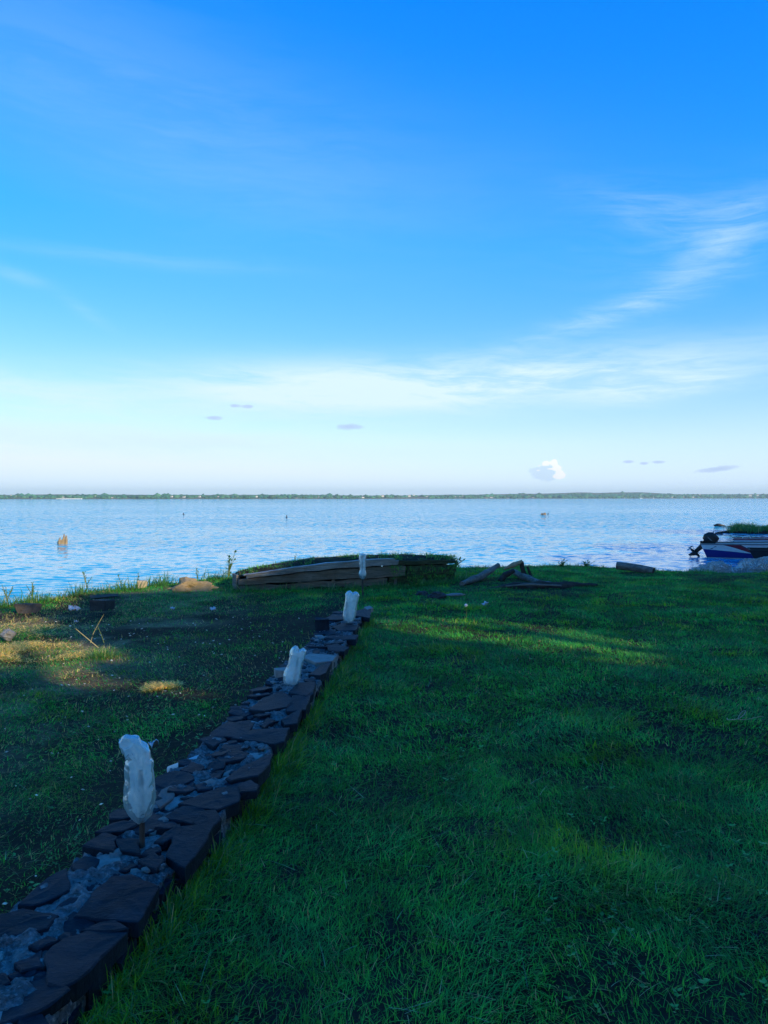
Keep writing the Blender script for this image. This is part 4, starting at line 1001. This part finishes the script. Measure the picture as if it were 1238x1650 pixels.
bo = wedge('flat_board', [G(142, 959, 11.3), G(182, 956, 11.5), G(182, 961, 11.35), G(146, 965, 11.2)], 0.10, M_concrete, 'flat grey board lying over the black block in the grass', 'board')
log([G(228, 957, 12.9), G(240, 955, 12.9), G(252, 952, 12.9)], [0.012, 0.014, 0.012], M_greywood, 'thin pale stick lying in grass before the cream block', 'thin_stick', 8)
p = at(13, 1027, 0); rock('stone', (p.x, p.y, 0.03), (0.07, 0.06, 0.06), M_palestone, 'small pale stone at the left edge above the straw patch', 'stone', seed=4)

# white litter
M_paper = m_plain('white_scrap', (0.72, 0.72, 0.76), (0.62, 0.62, 0.66), 20, 0.7, 0.4, 0.01)
def scrap(px, py, w, label, seed, z=0.03, mat=None, name='plastic_scrap', hgt=0.35):
    p = at(px, py, z); n = 7; V = []; rr = random.Random(seed)
    for i in range(n):
        for k in range(n):
            V.append((w * (i / (n - 1) - .5) + rr.uniform(-.06, .06) * w, w * .7 * (k / (n - 1) - .5) + rr.uniform(-.06, .06) * w, rr.uniform(0, 1) * w * hgt + w * .18 * math.sin(i * 1.3 + k)))
    me = mesh_np(name, V, grid_faces(n, n)); o = place(name, me, mat or M_paper, loc=p, rot=(0.3, 0, rr.uniform(0, 6)))
    m = o.modifiers.new('thickness', 'SOLIDIFY'); m.thickness = 0.003; tag(o, label, 'litter'); return o
scrap(119, 983, 0.14, 'white crumpled plastic scrap in the grass left of the black block', 1, 0.06)
scrap(123, 1002, 0.05, 'tiny pale scrap below the white crumpled plastic', 2)
scrap(278, 981, 0.06, 'tiny white scrap in the grass below the clay mound', 3, 0.04)
scrap(344, 982, 0.09, 'small white scrap in the grass just left of the hull', 4, 0.04)
scrap(782, 974, 0.10, 'white scrap on the lawn above the sunlit strip', 5, 0.05)
scrap(249, 1205, 0.055, 'crumpled silver foil on the ground right of the nearest bottle', 6, 0.04, None, 'foil_scrap', 0.9)
# white pipe stub poking from the wall
pa, pb = at(274, 1244, 0.06), at(322, 1226, 0.13)
d = (pb - pa).normalized(); V, F = [], []
ri, ro = 0.026, 0.033
prof = [(0, ri), (0, ro), ((pb - pa).length, ro), ((pb - pa).length, ri)]
a = d.cross(Vector((0, 0, 1))).normalized(); b = d.cross(a); n = 20
for t_, r_ in prof:
    for k in range(n): V.append(d * t_ + (a * math.cos(6.2832 * k / n) + b * math.sin(6.2832 * k / n)) * r_)
F = [tuple(f) for f in grid_faces(4, n, True).tolist()] + [(3 * n + k, 3 * n + (k + 1) % n, (k + 1) % n, k) for k in range(n)]
M_pipe = m_plain('pipe_plastic', (0.62, 0.64, 0.64), (0.5, 0.52, 0.52), 14, 0.5, 0.2, 0.004)
o = place('plastic_pipe', mesh_py('plastic_pipe', V, F, True), M_pipe, loc=pa); tag(o, 'short white plastic pipe poking from the left side of the wall', 'pipe')
# pale curl of string and dry stalks
M_straw = m_plain('straw', (0.50, 0.42, 0.20), (0.40, 0.32, 0.15), 30, 0.8, 0.2, 0.004)
M_stem = m_plain('green_stem', (0.10, 0.17, 0.05), (0.16, 0.18, 0.06), 30, 0.8, 0.2, 0.004)
def strand(name, pts, rad, mat, label=None, cat=None, parent=None, n=6, sub=5):
    P = [Vector(p) for p in pts]; Q = []
    for i in range(len(P) - 1):
        p0, p1, p2, p3 = P[max(i - 1, 0)], P[i], P[i + 1], P[min(i + 2, len(P) - 1)]
        for k in range(sub):
            t = k / sub
            Q.append(0.5 * ((2 * p1) + (p2 - p0) * t + (2 * p0 - 5 * p1 + 4 * p2 - p3) * t * t + (3 * p1 - p0 - 3 * p2 + p3) * t ** 3))
    Q.append(P[-1]); o0 = parent.location if parent else P[0]
    R = [rad * (1 - 0.5 * i / len(Q)) for i in range(len(Q))]; V, F = tube(Q, R, n)
    o = place(name, mesh_py(name, [v - Vector(o0) for v in V], F, True), mat, parent, None if parent else P[0])
    if label: tag(o, label, cat)
    return o
A = lambda px, py, z=0.06: at(px, py, z)
strand('string_curl', [A(1172, 1157, .03), A(1174, 1160, .05), A(1190, 1158, .06), A(1198, 1152, .08), A(1202, 1146, .09), A(1197, 1146, .09), A(1192, 1152, .07), A(1190, 1159, .06), A(1204, 1159, .05), A(1218, 1156, .05), A(1231, 1154, .06)], 0.0028, M_cream, 'thin pale looped string lying on the lawn at right', 'string')
st = empty('dry_stalks', at(160, 1050, 0)); Y0 = st.location.y
for pts, r_, m in (([G(159, 1044, Y0), G(140, 1028, Y0), G(122, 1013, Y0)], 0.0050, M_straw), ([G(146, 1036, Y0 + .1), G(152, 1018, Y0 + .1), G(168, 989, Y0 + .1)], .0035, M_straw), ([G(168, 1036, Y0), G(163, 1022, Y0), G(157, 1008, Y0)], .004, M_stem), ([G(150, 1021, Y0 + .1), G(153, 1016, Y0 + .1), G(160, 1012, Y0 + .1)], .003, M_stem)):
    strand('stalk', pts, r_, m, parent=st)
tag(st, 'bent straw-coloured stalks rising from a green tuft at left', 'dry plant')
p = at(162, 1052, 0); clumps('stalk_tuft', [(p.x + rg.normal(0, .06), p.y + rg.normal(0, .05), None, rg.uniform(.7, 1.1)) for _ in range(9)], 'green tuft at the foot of the bent stalks', 46, (0.12, 0.2, 0.03), hr=(0.06, 0.16), w=0.008)
# seed head standing in the lawn
p = at(751, 1000, 0); sh = empty('seed_head', p)
strand('stem', [p, p + Vector((.005, 0, .1)), p + Vector((0, 0, .19))], 0.004, M_stem, parent=sh)
rk = bmesh.new(); bmesh.ops.create_icosphere(rk, subdivisions=2, radius=0.022); me = bpy.data.meshes.new('fluff'); rk.to_mesh(me); rk.free()
place('fluff', me, M_paper, sh, (0, 0, 0.2)); tag(sh, 'single pale seed head on a stem above the sunlit strip', 'flower')

# weeds that stand out against the water
def weed(px, py, Y, hpx, label, n=5, seed=1, spread=0.35, leaf=0.05):
    base = G(px, py, Y); e = empty('tall_weed', base); rr = random.Random(seed); H = hpx * Y / FPX
    LV, LC = [], []
    for k in range(n):
        a = rr.uniform(0, 6.28); s = rr.uniform(0.1, spread) * H; h = H * rr.uniform(0.6, 1.0)
        pts = [base, base + Vector((s * .3 * math.cos(a), s * .3 * math.sin(a), h * .5)), base + Vector((s * math.cos(a), s * math.sin(a), h))]
        strand('stem', pts, 0.007, M_stem, parent=e)
        for j in range(7):
            t = 0.25 + 0.75 * j / 6; c = pts[0].lerp(pts[1], t * 2) if t < .5 else pts[1].lerp(pts[2], t * 2 - 1); c = c - base
            b = rr.uniform(0, 6.28); L = leaf * rr.uniform(.6, 1.3); dv = Vector((math.cos(b), math.sin(b), rr.uniform(0.1, .9))).normalized(); w = dv.cross(Vector((0, 0, 1))).normalized() * L * .22
            LV += [c, c + dv * L * .5 + w, c + dv * L, c + dv * L * .5 - w]; LC += [(0.06, 0.13, 0.03)] * 4
    place('leaves', mesh_np('leaves', [tuple(v) for v in LV], np.arange(len(LV)).reshape(-1, 4), False, np.array(LC)), M_leaf, e)
    tag(e, label, 'weed', 'weeds along the brink'); return e
weed(368, 935, 13.9, 44, 'tallest dark weed at the left end of the old hull', 7, 1, .3, .10)
weed(140, 948, 12.6, 30, 'thin upright weed left of the flat board', 3, 2)
weed(52, 965, 11.8, 26, 'leafy weed above the broken concrete slab', 5, 3)
weed(222, 944, 13.5, 24, 'thin dark weed sticking up beside the cream block', 2, 4)
weed(196, 946, 13.2, 22, 'pair of thin weeds between the flat board and cream block', 2, 5)
weed(475, 916, 14.8, 26, 'dark stalk standing on the left half of the hull', 2, 6, .12, .04)
weed(318, 936, 14.1, 22, 'yellowish weed leaning on top of the clay mound', 3, 7)
weed(12, 972, 11.5, 30, 'grassy weed at the far left edge of the brink', 6, 8)
weed(905, 916, 17.3, 14, 'low dark leafy weed on the brink right of the driftwood', 8, 9, .8, .09)
weed(945, 916, 17.3, 12, 'low leafy weed on the brink left of the cut log', 8, 10, .9, .09)
weed(735, 915, 15.6, 20, 'bushy weed at the right end of the old hull', 8, 11, .7, .09)

# ------------------------------------------------------------------ boats at the right
def b_paint(t, kind):
    uv = node(t, 'ShaderNodeUVMap', uv_map='UVMap'); sp_ = node(t, 'ShaderNodeSeparateXYZ'); link(t, uv.outputs[0], sp_.inputs[0])
    x, v = S(t, sp_.outputs[0]), S(t, sp_.outputs[1])      # metres from the stern, height share
    n = noise_tex(t, objco(t), 6.0, 5.0, 0.6)
    c = mixc(t, n.step(0.3, 0.75), (0.78, 0.73, 0.62), (0.66, 0.62, 0.54))
    red = (x - ((1.0 - v) * 1.55 + 0.52)).step(0.0, 0.01) * (x - ((1.0 - v) * 1.05 + 1.0)).step(0.01, 0.0)
    c = mixc(t, red, c, (0.26, 0.018, 0.02))
    edge = (x - ((1.0 - v) * 1.05 + 1.0)).step(0.0, 0.01) * (x - ((1.0 - v) * 0.98 + 1.07)).step(0.01, 0.0)
    c = mixc(t, edge, c, (0.03, 0.02, 0.05))
    blue = (v + x * 0.19).step(0.66, 0.645)
    c = mixc(t, blue, c, (0.018, 0.016, 0.16))
    c = mixc(t, v.step(0.06, 0.04), c, (0.40, 0.40, 0.38))
    return principled(t, c, 0.4, n, 0.15, 0.01, Specular_IOR_Level=0.4)
M_paint = material('painted_hull', lambda t: b_paint(t, 0))
M_whiteboat = m_plain('white_boat', (0.62, 0.62, 0.60), (0.5, 0.5, 0.48), 4, 0.5, 0.15)
M_redtrim = m_plain('red_trim', (0.22, 0.02, 0.025), (0.16, 0.02, 0.03), 6, 0.5, 0.15)
M_greytrim = m_plain('grey_trim', (0.16, 0.17, 0.16), (0.22, 0.22, 0.2), 6, 0.6, 0.2)
M_black = m_plain('black_plastic', (0.012, 0.012, 0.014), (0.02, 0.02, 0.022), 10, 0.35, 0.1)
M_blackhull = m_plain('black_hull', (0.012, 0.012, 0.012), (0.022, 0.02, 0.018), 6, 0.7, 0.4)
M_metal = m_plain('dull_metal', (0.5, 0.5, 0.5), (0.4, 0.4, 0.4), 10, 0.35, 0.1)
def boat(name, loc, rz, L, beam, g0, g1, mats, label, rake=0.22, bow_up=0.25, bottom=-0.2):
    """open boat: stern at the origin, bow along +x, waterline at z = 0"""
    e = empty(name, loc, rz); hull_m, trim_m, in_m = mats
    ns = 24; st_ = np.linspace(0, 1, ns); SV, UV = [], []
    def hb(s): return beam / 2 * (0.86 + 0.14 * math.sin(min(s * 2.2, 1) * 1.57)) * (1 - max(0, (s - 0.55) / 0.45) ** 2.0) + 0.01
    def gun(s): return g0 + (g1 - g0) * s + bow_up * max(0, s - 0.5) ** 2 * 2
    def side_pt(s, v, sg, inset=0.0):
        w = (hb(s) * (0.80 + 0.20 * v) - inset); x = s * L - rake * v * max(0, 1 - s * 6) + 0.35 * max(0, s - 0.7) / 0.3 * v
        return (x, sg * max(w, 0.004), v * gun(s))
    nv = 9
    for sg in (-1, 1):
        V, U = [], []
        for s in st_:
            for k in range(nv): v = k / (nv - 1); V.append(side_pt(s, v, sg)); U.append((s * L, v))
        F = grid_faces(ns, nv); F = F if sg < 0 else F[:, ::-1]
        place('hull_side', mesh_np('hull_side', V, F, True, uv=U), hull_m, e)
        V = [side_pt(s, k / 4, sg, 0.035) for s in st_ for k in range(5)]
        place('inner_side', mesh_np('inner_side', V, grid_faces(ns, 5)[:, ::-1] if sg < 0 else grid_faces(ns, 5), True), in_m, e)
        V = []
        for s in st_:
            x, y, z = side_pt(s, 1.0, sg)
            V += [(x - .02 * (s < .02), y + sg * .03, z - .02), (x - .02 * (s < .02), y + sg * .03, z + .025), (x, y - sg * .05, z + .025), (x, y - sg * .05, z - .02)]
        place('gunwale', mesh_np('gunwale', V, np.concatenate([grid_faces(ns, 4, True), [[0, 1, 2, 3]]])), trim_m, e)
    V = []
    for s in st_:
        w = hb(s) * 0.80
        for f in (-1, -0.4, 0, 0.4, 1): V.append((s * L, f * w, bottom * (1 - abs(f)) * (1 - s * 0.6)))
    place('bottom', mesh_np('bottom', V, grid_faces(ns, 5), True), hull_m if hull_m is not M_paint else M_whiteboat, e)
    tv = [side_pt(0, 0, -1), side_pt(0, 0, 1), side_pt(0, 1, 1), side_pt(0, 1, -1)]
    me = mesh_py('transom', [Vector(v) for v in tv] + [Vector(v) + Vector((.05, 0, 0)) for v in tv], [(0, 3, 2, 1), (4, 5, 6, 7), (3, 7, 6, 2), (0, 1, 5, 4)])
    place('transom', me, in_m, e)
    for s in (0.22, 0.45, 0.68):
        w = hb(s) * 1.8; place('thwart', box_mesh('thwart', 0.24, w, 0.035, 0.008), in_m, e, (s * L, 0, gun(s) * 0.72))
    V = [(s * L, sg * hb(s) * .82, 0.10) for s in st_ for sg in (-1, 1)]
    place('floor', mesh_np('floor', V, grid_faces(ns, 2)[:, ::-1]), in_m, e)
    tag(e, label, 'boat'); return e
BY = 27.2
w0 = G(1140, 899, BY); w0.z = WATER_Z
mb = boat('motorboat', (w0.x + 0.22, BY + 0.55, WATER_Z), -0.40, 5.2, 1.5, 0.50, 0.62, (M_paint, M_greytrim, M_whiteboat), 'cream motorboat with red stripe and blue bottom at the right shore')
# marks on its side
def hull_mark(polys, mat, name):
    V, F = [], []
    for poly in polys:
        b0_ = len(V)
        for x, v in poly: V.append((x, -(0.75 * (0.80 + 0.20 * v) * min(1, 0.86 + 0.14 * math.sin(min(x / 5.2 * 2.2, 1) * 1.57)) + 0.012), v * (0.5 + 0.12 * x / 5.2)))
        F.append(tuple(range(b0_, len(V))))
    o = place(name, mesh_py(name, V, F), mat, mb); m = o.modifiers.new('t', 'SOLIDIFY'); m.thickness = 0.004; return o
hull_mark([[(0.02, .76), (0.08, .82), (0.14, .76), (0.22, .72), (0.14, .66), (0.05, .68)], [(0.16, .80), (0.30, .86), (0.32, .82), (0.18, .76)]], M_blackhull, 'hull_emblem')
hull_mark([[(1.92, .68), (1.98, .86), (2.10, .90), (2.06, .68)], [(2.12, .84), (2.22, .86), (2.22, .83), (2.12, .81)], [(2.12, .72), (2.15, .83), (2.18, .83), (2.15, .72)], [(2.20, .72), (2.26, .86), (2.29, .86), (2.23, .72)],
           [(2.26, .75), (2.36, .84), (2.36, .80), (2.28, .72)], [(2.40, .76), (2.60, .82), (2.60, .78), (2.40, .73)]], M_blackhull, 'hull_lettering')
# outboard engine, tilted up, with its own parts
ob = empty('outboard_motor', (mb.location.x - 0.19, mb.location.y + 0.08, WATER_Z + 0.50), -0.40); tag(ob, 'black outboard engine tilted up on the cream motorboat', 'engine')
def lathe_box(name, secs, mat, n=16, p=3.0):
    """rounded body lofted through (centre, half sizes) sections along its local z"""
    V = []
    for (cx, cz, hx, hy) in secs:
        for k in range(n):
            a = 2 * math.pi * k / n; c, s = math.cos(a), math.sin(a)
            V.append((cx + hx * math.copysign(abs(c) ** (2 / p), c), hy * math.copysign(abs(s) ** (2 / p), s), cz))
    F = [tuple(f) for f in grid_faces(len(secs), n, True).tolist()] + [tuple(range(n))[::-1], tuple(range((len(secs) - 1) * n, len(secs) * n))]
    return mesh_py(name, [Vector(v) for v in V], F, True)
TILT = math.radians(42)
R_ = (0, TILT, 0)
cw = place('cowl', lathe_box('cowl', [(0.0, .03, .14, .12), (0.0, .06, .20, .16), (0.0, .20, .26, .18), (0.03, .36, .23, .17), (.06, .44, .17, .14), (.08, .46, .10, .08)], M_black, 20, 4.5), M_black, ob, (0.16, 0, 0.02), R_)
place('cowl_stripe', lathe_box('cowl_stripe', [(0.0, .19, .252, .183), (0.0, .22, .254, .184)], M_greytrim), M_greytrim, cw)
place('leg', lathe_box('leg', [(0, .08, .12, .09), (0, -.1, .10, .07), (-.02, -.35, .08, .045), (-.02, -.52, .07, .035)], M_black), M_black, ob, (0.16, 0, 0.02), R_)
place('cavitation_plate', box_mesh('cavitation_plate', .34, .18, .015, .004), M_black, ob, (0.16 - math.sin(TILT) * .40 - .05, 0, .02 - math.cos(TILT) * .40 - 0.0), R_)
gcp = Vector((0.16 - math.sin(TILT) * .52, 0, .02 - math.cos(TILT) * .52))
place('gearcase', lathe_box('gearcase', [(-.2, 0, .01, .01), (-.14, 0, .01, .01), (0, 0, .01, .01)], M_black), M_black, ob, gcp) if False else None
V, F = tube([(-.22, 0, 0), (-.14, 0, 0), (0.04, 0, 0), (.16, 0, 0), (.2, 0, 0)], [.03, .05, .06, .04, .012], 12); place('gearcase', mesh_py('gearcase', V, F, True), M_black, ob, gcp, R_)
place('skeg', mesh_py('skeg', [Vector(v) for v in [(-.1, -.01, -.03), (.1, -.01, -.03), (-.06, -.01, -.22), (-.14, -.01, -.22), (-.1, .01, -.03), (.1, .01, -.03), (-.06, .01, -.22), (-.14, .01, -.22)]], [(0, 1, 2, 3), (7, 6, 5, 4), (0, 4, 5, 1), (1, 5, 6, 2), (2, 6, 7, 3), (3, 7, 4, 0)]), M_black, ob, gcp, R_)
pr = place('propeller', mesh_py('propeller', *tube([(-.02, 0, 0), (-.12, 0, 0)], [.035, .025], 10)), M_metal, ob, gcp + Vector((-.2 * math.cos(TILT), 0, .2 * math.sin(TILT))), R_)
for k in range(3):
    a = k * 2.094; u, w = Vector((0, math.cos(a), math.sin(a))), Vector((0, -math.sin(a), math.cos(a)))
    bl = [u * .03 + Vector((-.04, 0, 0)) - w * .02, u * .11 + Vector((-.02, 0, 0)) - w * .06, u * .15 + Vector((-.06, 0, 0)), u * .11 + Vector((-.10, 0, 0)) + w * .06, u * .03 + Vector((-.08, 0, 0)) + w * .02]
    place('blade', mesh_py('blade', bl, [(0, 1, 2, 3, 4)]), M_metal, pr)
place('clamp_bracket', box_mesh('clamp_bracket', .10, .22, .30, .02), M_black, ob, (0.02, 0, -0.06))
V, F = tube([(0.33, 0.0, .20), (0.42, 0, .38), (0.42, 0, .45)], [.03, .022, .022], 8); place('tiller', mesh_py('tiller', V, F, True), M_black, ob)
b2y = 33.0; q = G(1186, 880, b2y)
wb = boat('white_boat', (q.x + .1, b2y, WATER_Z), -0.42, 5.0, 1.5, 0.38, 0.50, (M_whiteboat, M_redtrim, M_whiteboat), 'white boat with red rim moored behind the cream motorboat')
V, F = tube([(0.12, -.5, .36), (0.2, -.5, .52), (0.42, -.5, .54), (0.52, -.5, .38)], [.018] * 4, 8); place('grab_rail', mesh_py('grab_rail', V, F, True), M_metal, wb)
b3y = 24.3; q = G(1218, 904, b3y)
boat('black_boat', (q.x + .25, b3y + .45, WATER_Z + 0.02), -0.42, 4.6, 1.3, 0.46, 0.50, (M_blackhull, M_blackhull, M_blackhull), 'black wooden boat overlapping the motorboat at the right edge', rake=0.24)

# pale tangled heaps on the shore before the boats
def b_net(t):
    co = objco(t); n = noise_tex(t, co, 3.0, 4.0, 0.6, 2.5); w = node(t, 'ShaderNodeTexWave', wave_type='BANDS'); link(t, co, w.inputs['Vector'])
    w.inputs['Scale'].default_value = 7.0; w.inputs['Distortion'].default_value = 14.0; w.inputs['Detail'].default_value = 4.0
    wv = S(t, w.outputs[1])
    c = mixc(t, wv, (0.62, 0.62, 0.61), (0.88, 0.88, 0.87)); c = mixc(t, n.step(0.55, 0.7) * 0.4, c, (0.35, 0.35, 0.35))
    return principled(t, c, 0.8, wv + n, 1.0, 0.05, Specular_IOR_Level=0.2)
M_net = material('pale_net', b_net)
def heap(loc, size, label, seed):
    e = empty('net_heap', loc)
    bm = bmesh.new(); bmesh.ops.create_icosphere(bm, subdivisions=5, radius=1.0)
    for v in bm.verts:
        q = v.co.copy(); d = 1 + mnoise.fractal(q * 1.5 + Vector((seed, 0, 0)), 1.0, 2.0, 5) * 0.28
        v.co = Vector((q.x * size[0], q.y * size[1], q.z * size[2])) * d
    me = bpy.data.meshes.new('bundle'); bm.to_mesh(me); bm.free(); me.polygons.foreach_set('use_smooth', [True] * len(me.polygons)); place('bundle', me, M_net, e)
    rr = random.Random(seed); V, F = [], []
    for k in range(110):
        a, b_ = rr.uniform(0, 6.28), rr.uniform(0.1, 1.3); pts = []
        for j in range(7):
            a += rr.uniform(-.1, .32); b_ += rr.uniform(-.14, .12); dd = 1.03 + rr.uniform(-.04, .08)
            q = Vector((math.cos(a) * math.cos(b_), math.sin(a) * math.cos(b_), math.sin(b_)))
            dd *= 1 + mnoise.fractal(q * 1.5 + Vector((seed, 0, 0)), 1.0, 2.0, 5) * 0.28
            pts.append(Vector((q.x * size[0], q.y * size[1], q.z * size[2])) * dd)
        v, f = tube(pts, [0.007] * 7, 4); F += [tuple(i + len(V) for i in q_) for q_ in f]; V += v
    o = place('strands', mesh_py('strands', V, F), M_net, e); o['kind'] = 'stuff'
    tag(e, label, 'net heap', 'pale heaps by the boats'); return e
p = G(1135, 921, 17.2); heap((p.x, 16.6, -0.16), (0.46, 0.45, 0.30), 'smaller pale tangled heap left of the boats at the water edge', 3)
p = G(1218, 916, 17.6); heap((p.x, 16.9, -0.14), (0.74, 0.5, 0.38), 'larger pale tangled heap at the right edge below the black boat', 7)

# ------------------------------------------------------------------ things out in the water
def post(px, py, hpx, wpx, label, mat, seed, name='rotten_stump'):
    q = at(px, py, WATER_Z); s = q.y / FPX; e = empty(name, q); rr = random.Random(seed)
    for k in range(7):
        x = (k / 6 - .5) * wpx * s * 0.8; h = hpx * s * rr.uniform(.55, 1.0) * (0.75 + 0.25 * (x > 0)); w_ = wpx * s * rr.uniform(.10, .16); y = rr.uniform(-.2, .2) * wpx * s
        P = [Vector((x, y, -.4)), Vector((x * 1.0, y, h * .5)), Vector((x * .85 + .02, y, h))]
        V, F = tube(P, [w_ * 1.2, w_, w_ * .45], 7); V = [v * 1.0 + Vector((mnoise.noise(v * 9) * w_ * .5, 0, 0)) for v in V]
        place('splinter', mesh_py('splinter', V, F), mat, e)
    tag(e, label, 'stump'); return e
post(101, 877, 18, 14, 'splintered sunlit brown stump standing in the lake at left', M_brownwood, 3)
post(876, 829.5, 4.5, 8, 'small brown stump far out in the lake', M_brownwood, 5)
def snag(px, py, hpx, label, w=1.2, lean=0.3):
    q = at(px, py, WATER_Z); s = q.y / FPX; h = hpx * s
    V, F = tube([(0, 0, -.3), (lean * h * .4, 0, h * .5), (lean * h, 0, h)], [w * s * .7, w * s * .5, w * s * .4], 8)
    v2, f2 = tube([(-w * s * 1.2, 0, -.05), (0, 0, .12 * h + .05), (w * s * 1.2, 0, -.05)], [w * s * .4, w * s * .6, w * s * .4], 8)
    F += [tuple(i + len(V) for i in f) for f in f2]; V += v2
    o = place('floating_snag', mesh_py('floating_snag', V, F), M_darkwood, loc=q); tag(o, label, 'snag'); return o
snag(883, 829, 4, 'thin dark snag beside the small far stump', 0.8, .5)
snag(462, 834, 4, 'dark snag alone in the middle of the lake', 1.4, .1)
snag(296, 829, 2.5, 'tiny dark speck of a snag left of the middle', 1.4, .0)
p = at(1160, 848, WATER_Z); rock('water_rock', (p.x, p.y, WATER_Z + 0.02), (0.42, 0.3, 0.16), M_darkrock, 'flat dark rock in the water, farther one by the islet', seed=21)
p = at(1174, 849, WATER_Z); rock('water_rock', (p.x, p.y, WATER_Z - 0.02), (0.40, 0.2, 0.07), M_darkrock, 'low dark ledge right of the farther water rock', seed=22)
p = at(1158, 861, WATER_Z); rock('water_rock', (p.x, p.y, WATER_Z), (0.22, 0.2, 0.12), M_darkrock, 'small round dark rock in the water, nearer one by the boats', seed=25)
# grassy islet
p = at(1240, 860, WATER_Z); rock('islet', (p.x + 1.0, p.y + 1.2, WATER_Z - 0.05), (3.0, 1.3, 0.32), M_ground, 'low earth islet', 'islet', seed=31); isl = bpy.data.objects['islet']; isl['kind'] = 'structure'
sp = []
for k in range(330):
    a, r_ = rg.uniform(0, 6.28), rg.random() ** .5; x, y = p.x + 1.0 + 3.0 * r_ * math.cos(a), p.y + 1.2 + 1.3 * r_ * math.sin(a)
    sp.append((x, y, WATER_Z + 0.02 + .24 * (1 - r_ * r_), rg.uniform(0.6, 1.1) * (1.9 if abs(x - (p.x - 1.05)) < 0.5 else 1.0)))
clumps('islet_reeds', sp, 'green reeds covering the islet behind the boats', 47, (0.07, 0.16, 0.03), hr=(0.2, 0.42), nb=(14, 26), spread=0.14, w=0.03, upright=0.8, levels=(0, 0.5, 1))

# small litter among the grass on the left: bits of shell, chips and dead leaves
rg = np.random.default_rng(91); n = 260
x = rg.uniform(-4.4, -0.9, n); y = rg.uniform(2.6, 10.0, n); ok = (x < wall_l(np.minimum(y, 9.5)) - 0.05) & (np.abs(x) < y * 0.6 + .5)
x, y = x[ok], y[ok]; n = len(x); s = rg.uniform(0.004, 0.011, n) * (1 + y / 9)
a = rg.uniform(0, 6.28, n); z = gz(x, y) + rg.uniform(0.012, 0.05, n)
P = np.stack([x, y, z], 1); dx_ = np.stack([np.cos(a), np.sin(a), rg.uniform(-.4, .4, n)], 1) * s[:, None]; dy_ = np.stack([-np.sin(a), np.cos(a), rg.uniform(-.4, .4, n)], 1) * s[:, None] * .6
up = np.array([[0, 0, 1]]) * s[:, None] * .35
Q = np.stack([P - dx_, P + dy_, P + dx_, P - dy_, P + up, P - up], 1).reshape(-1, 3)
f = np.array([[0, 1, 4], [1, 2, 4], [2, 3, 4], [3, 0, 4], [1, 0, 5], [2, 1, 5], [3, 2, 5], [0, 3, 5]])
F = (f[None] + (np.arange(n) * 6)[:, None, None]).reshape(-1, 3)
C = np.repeat(np.array([[0.55, 0.52, 0.46]]) * rg.uniform(.35, 1.2, (n, 1)), 6, 0)
tag(place('litter_chips', mesh_np('litter_chips', Q, F, False, C), M_leaf), 'tiny pale chips scattered in the grass left of the wall', 'chips', kind='stuff')

# ------------------------------------------------------------------ air: thin haze round everything
def b_haze(t):
    return None
hm = bpy.data.materials.new('haze'); hm.use_nodes = True; ht = hm.node_tree; ht.nodes.clear()
ho = node(ht, 'ShaderNodeOutputMaterial'); pv = node(ht, 'ShaderNodeVolumePrincipled')
pv.inputs['Color'].default_value = (0.72, 0.93, 1.0, 1); pv.inputs['Density'].default_value = HAZE_DENSITY
pv.inputs['Anisotropy'].default_value = 0.0
link(ht, pv.outputs[0], ho.inputs['Volume'])
bm = bmesh.new(); bmesh.ops.create_cube(bm, size=1.0); bmesh.ops.scale(bm, vec=(8000, 5600, 60), verts=bm.verts)
bmesh.ops.translate(bm, vec=(0, 2400, 23), verts=bm.verts)
hme = bpy.data.meshes.new('haze'); bm.to_mesh(hme); bm.free()
haze = place('haze', hme, hm); tag(haze, 'thin pale haze over the lake', kind='stuff')
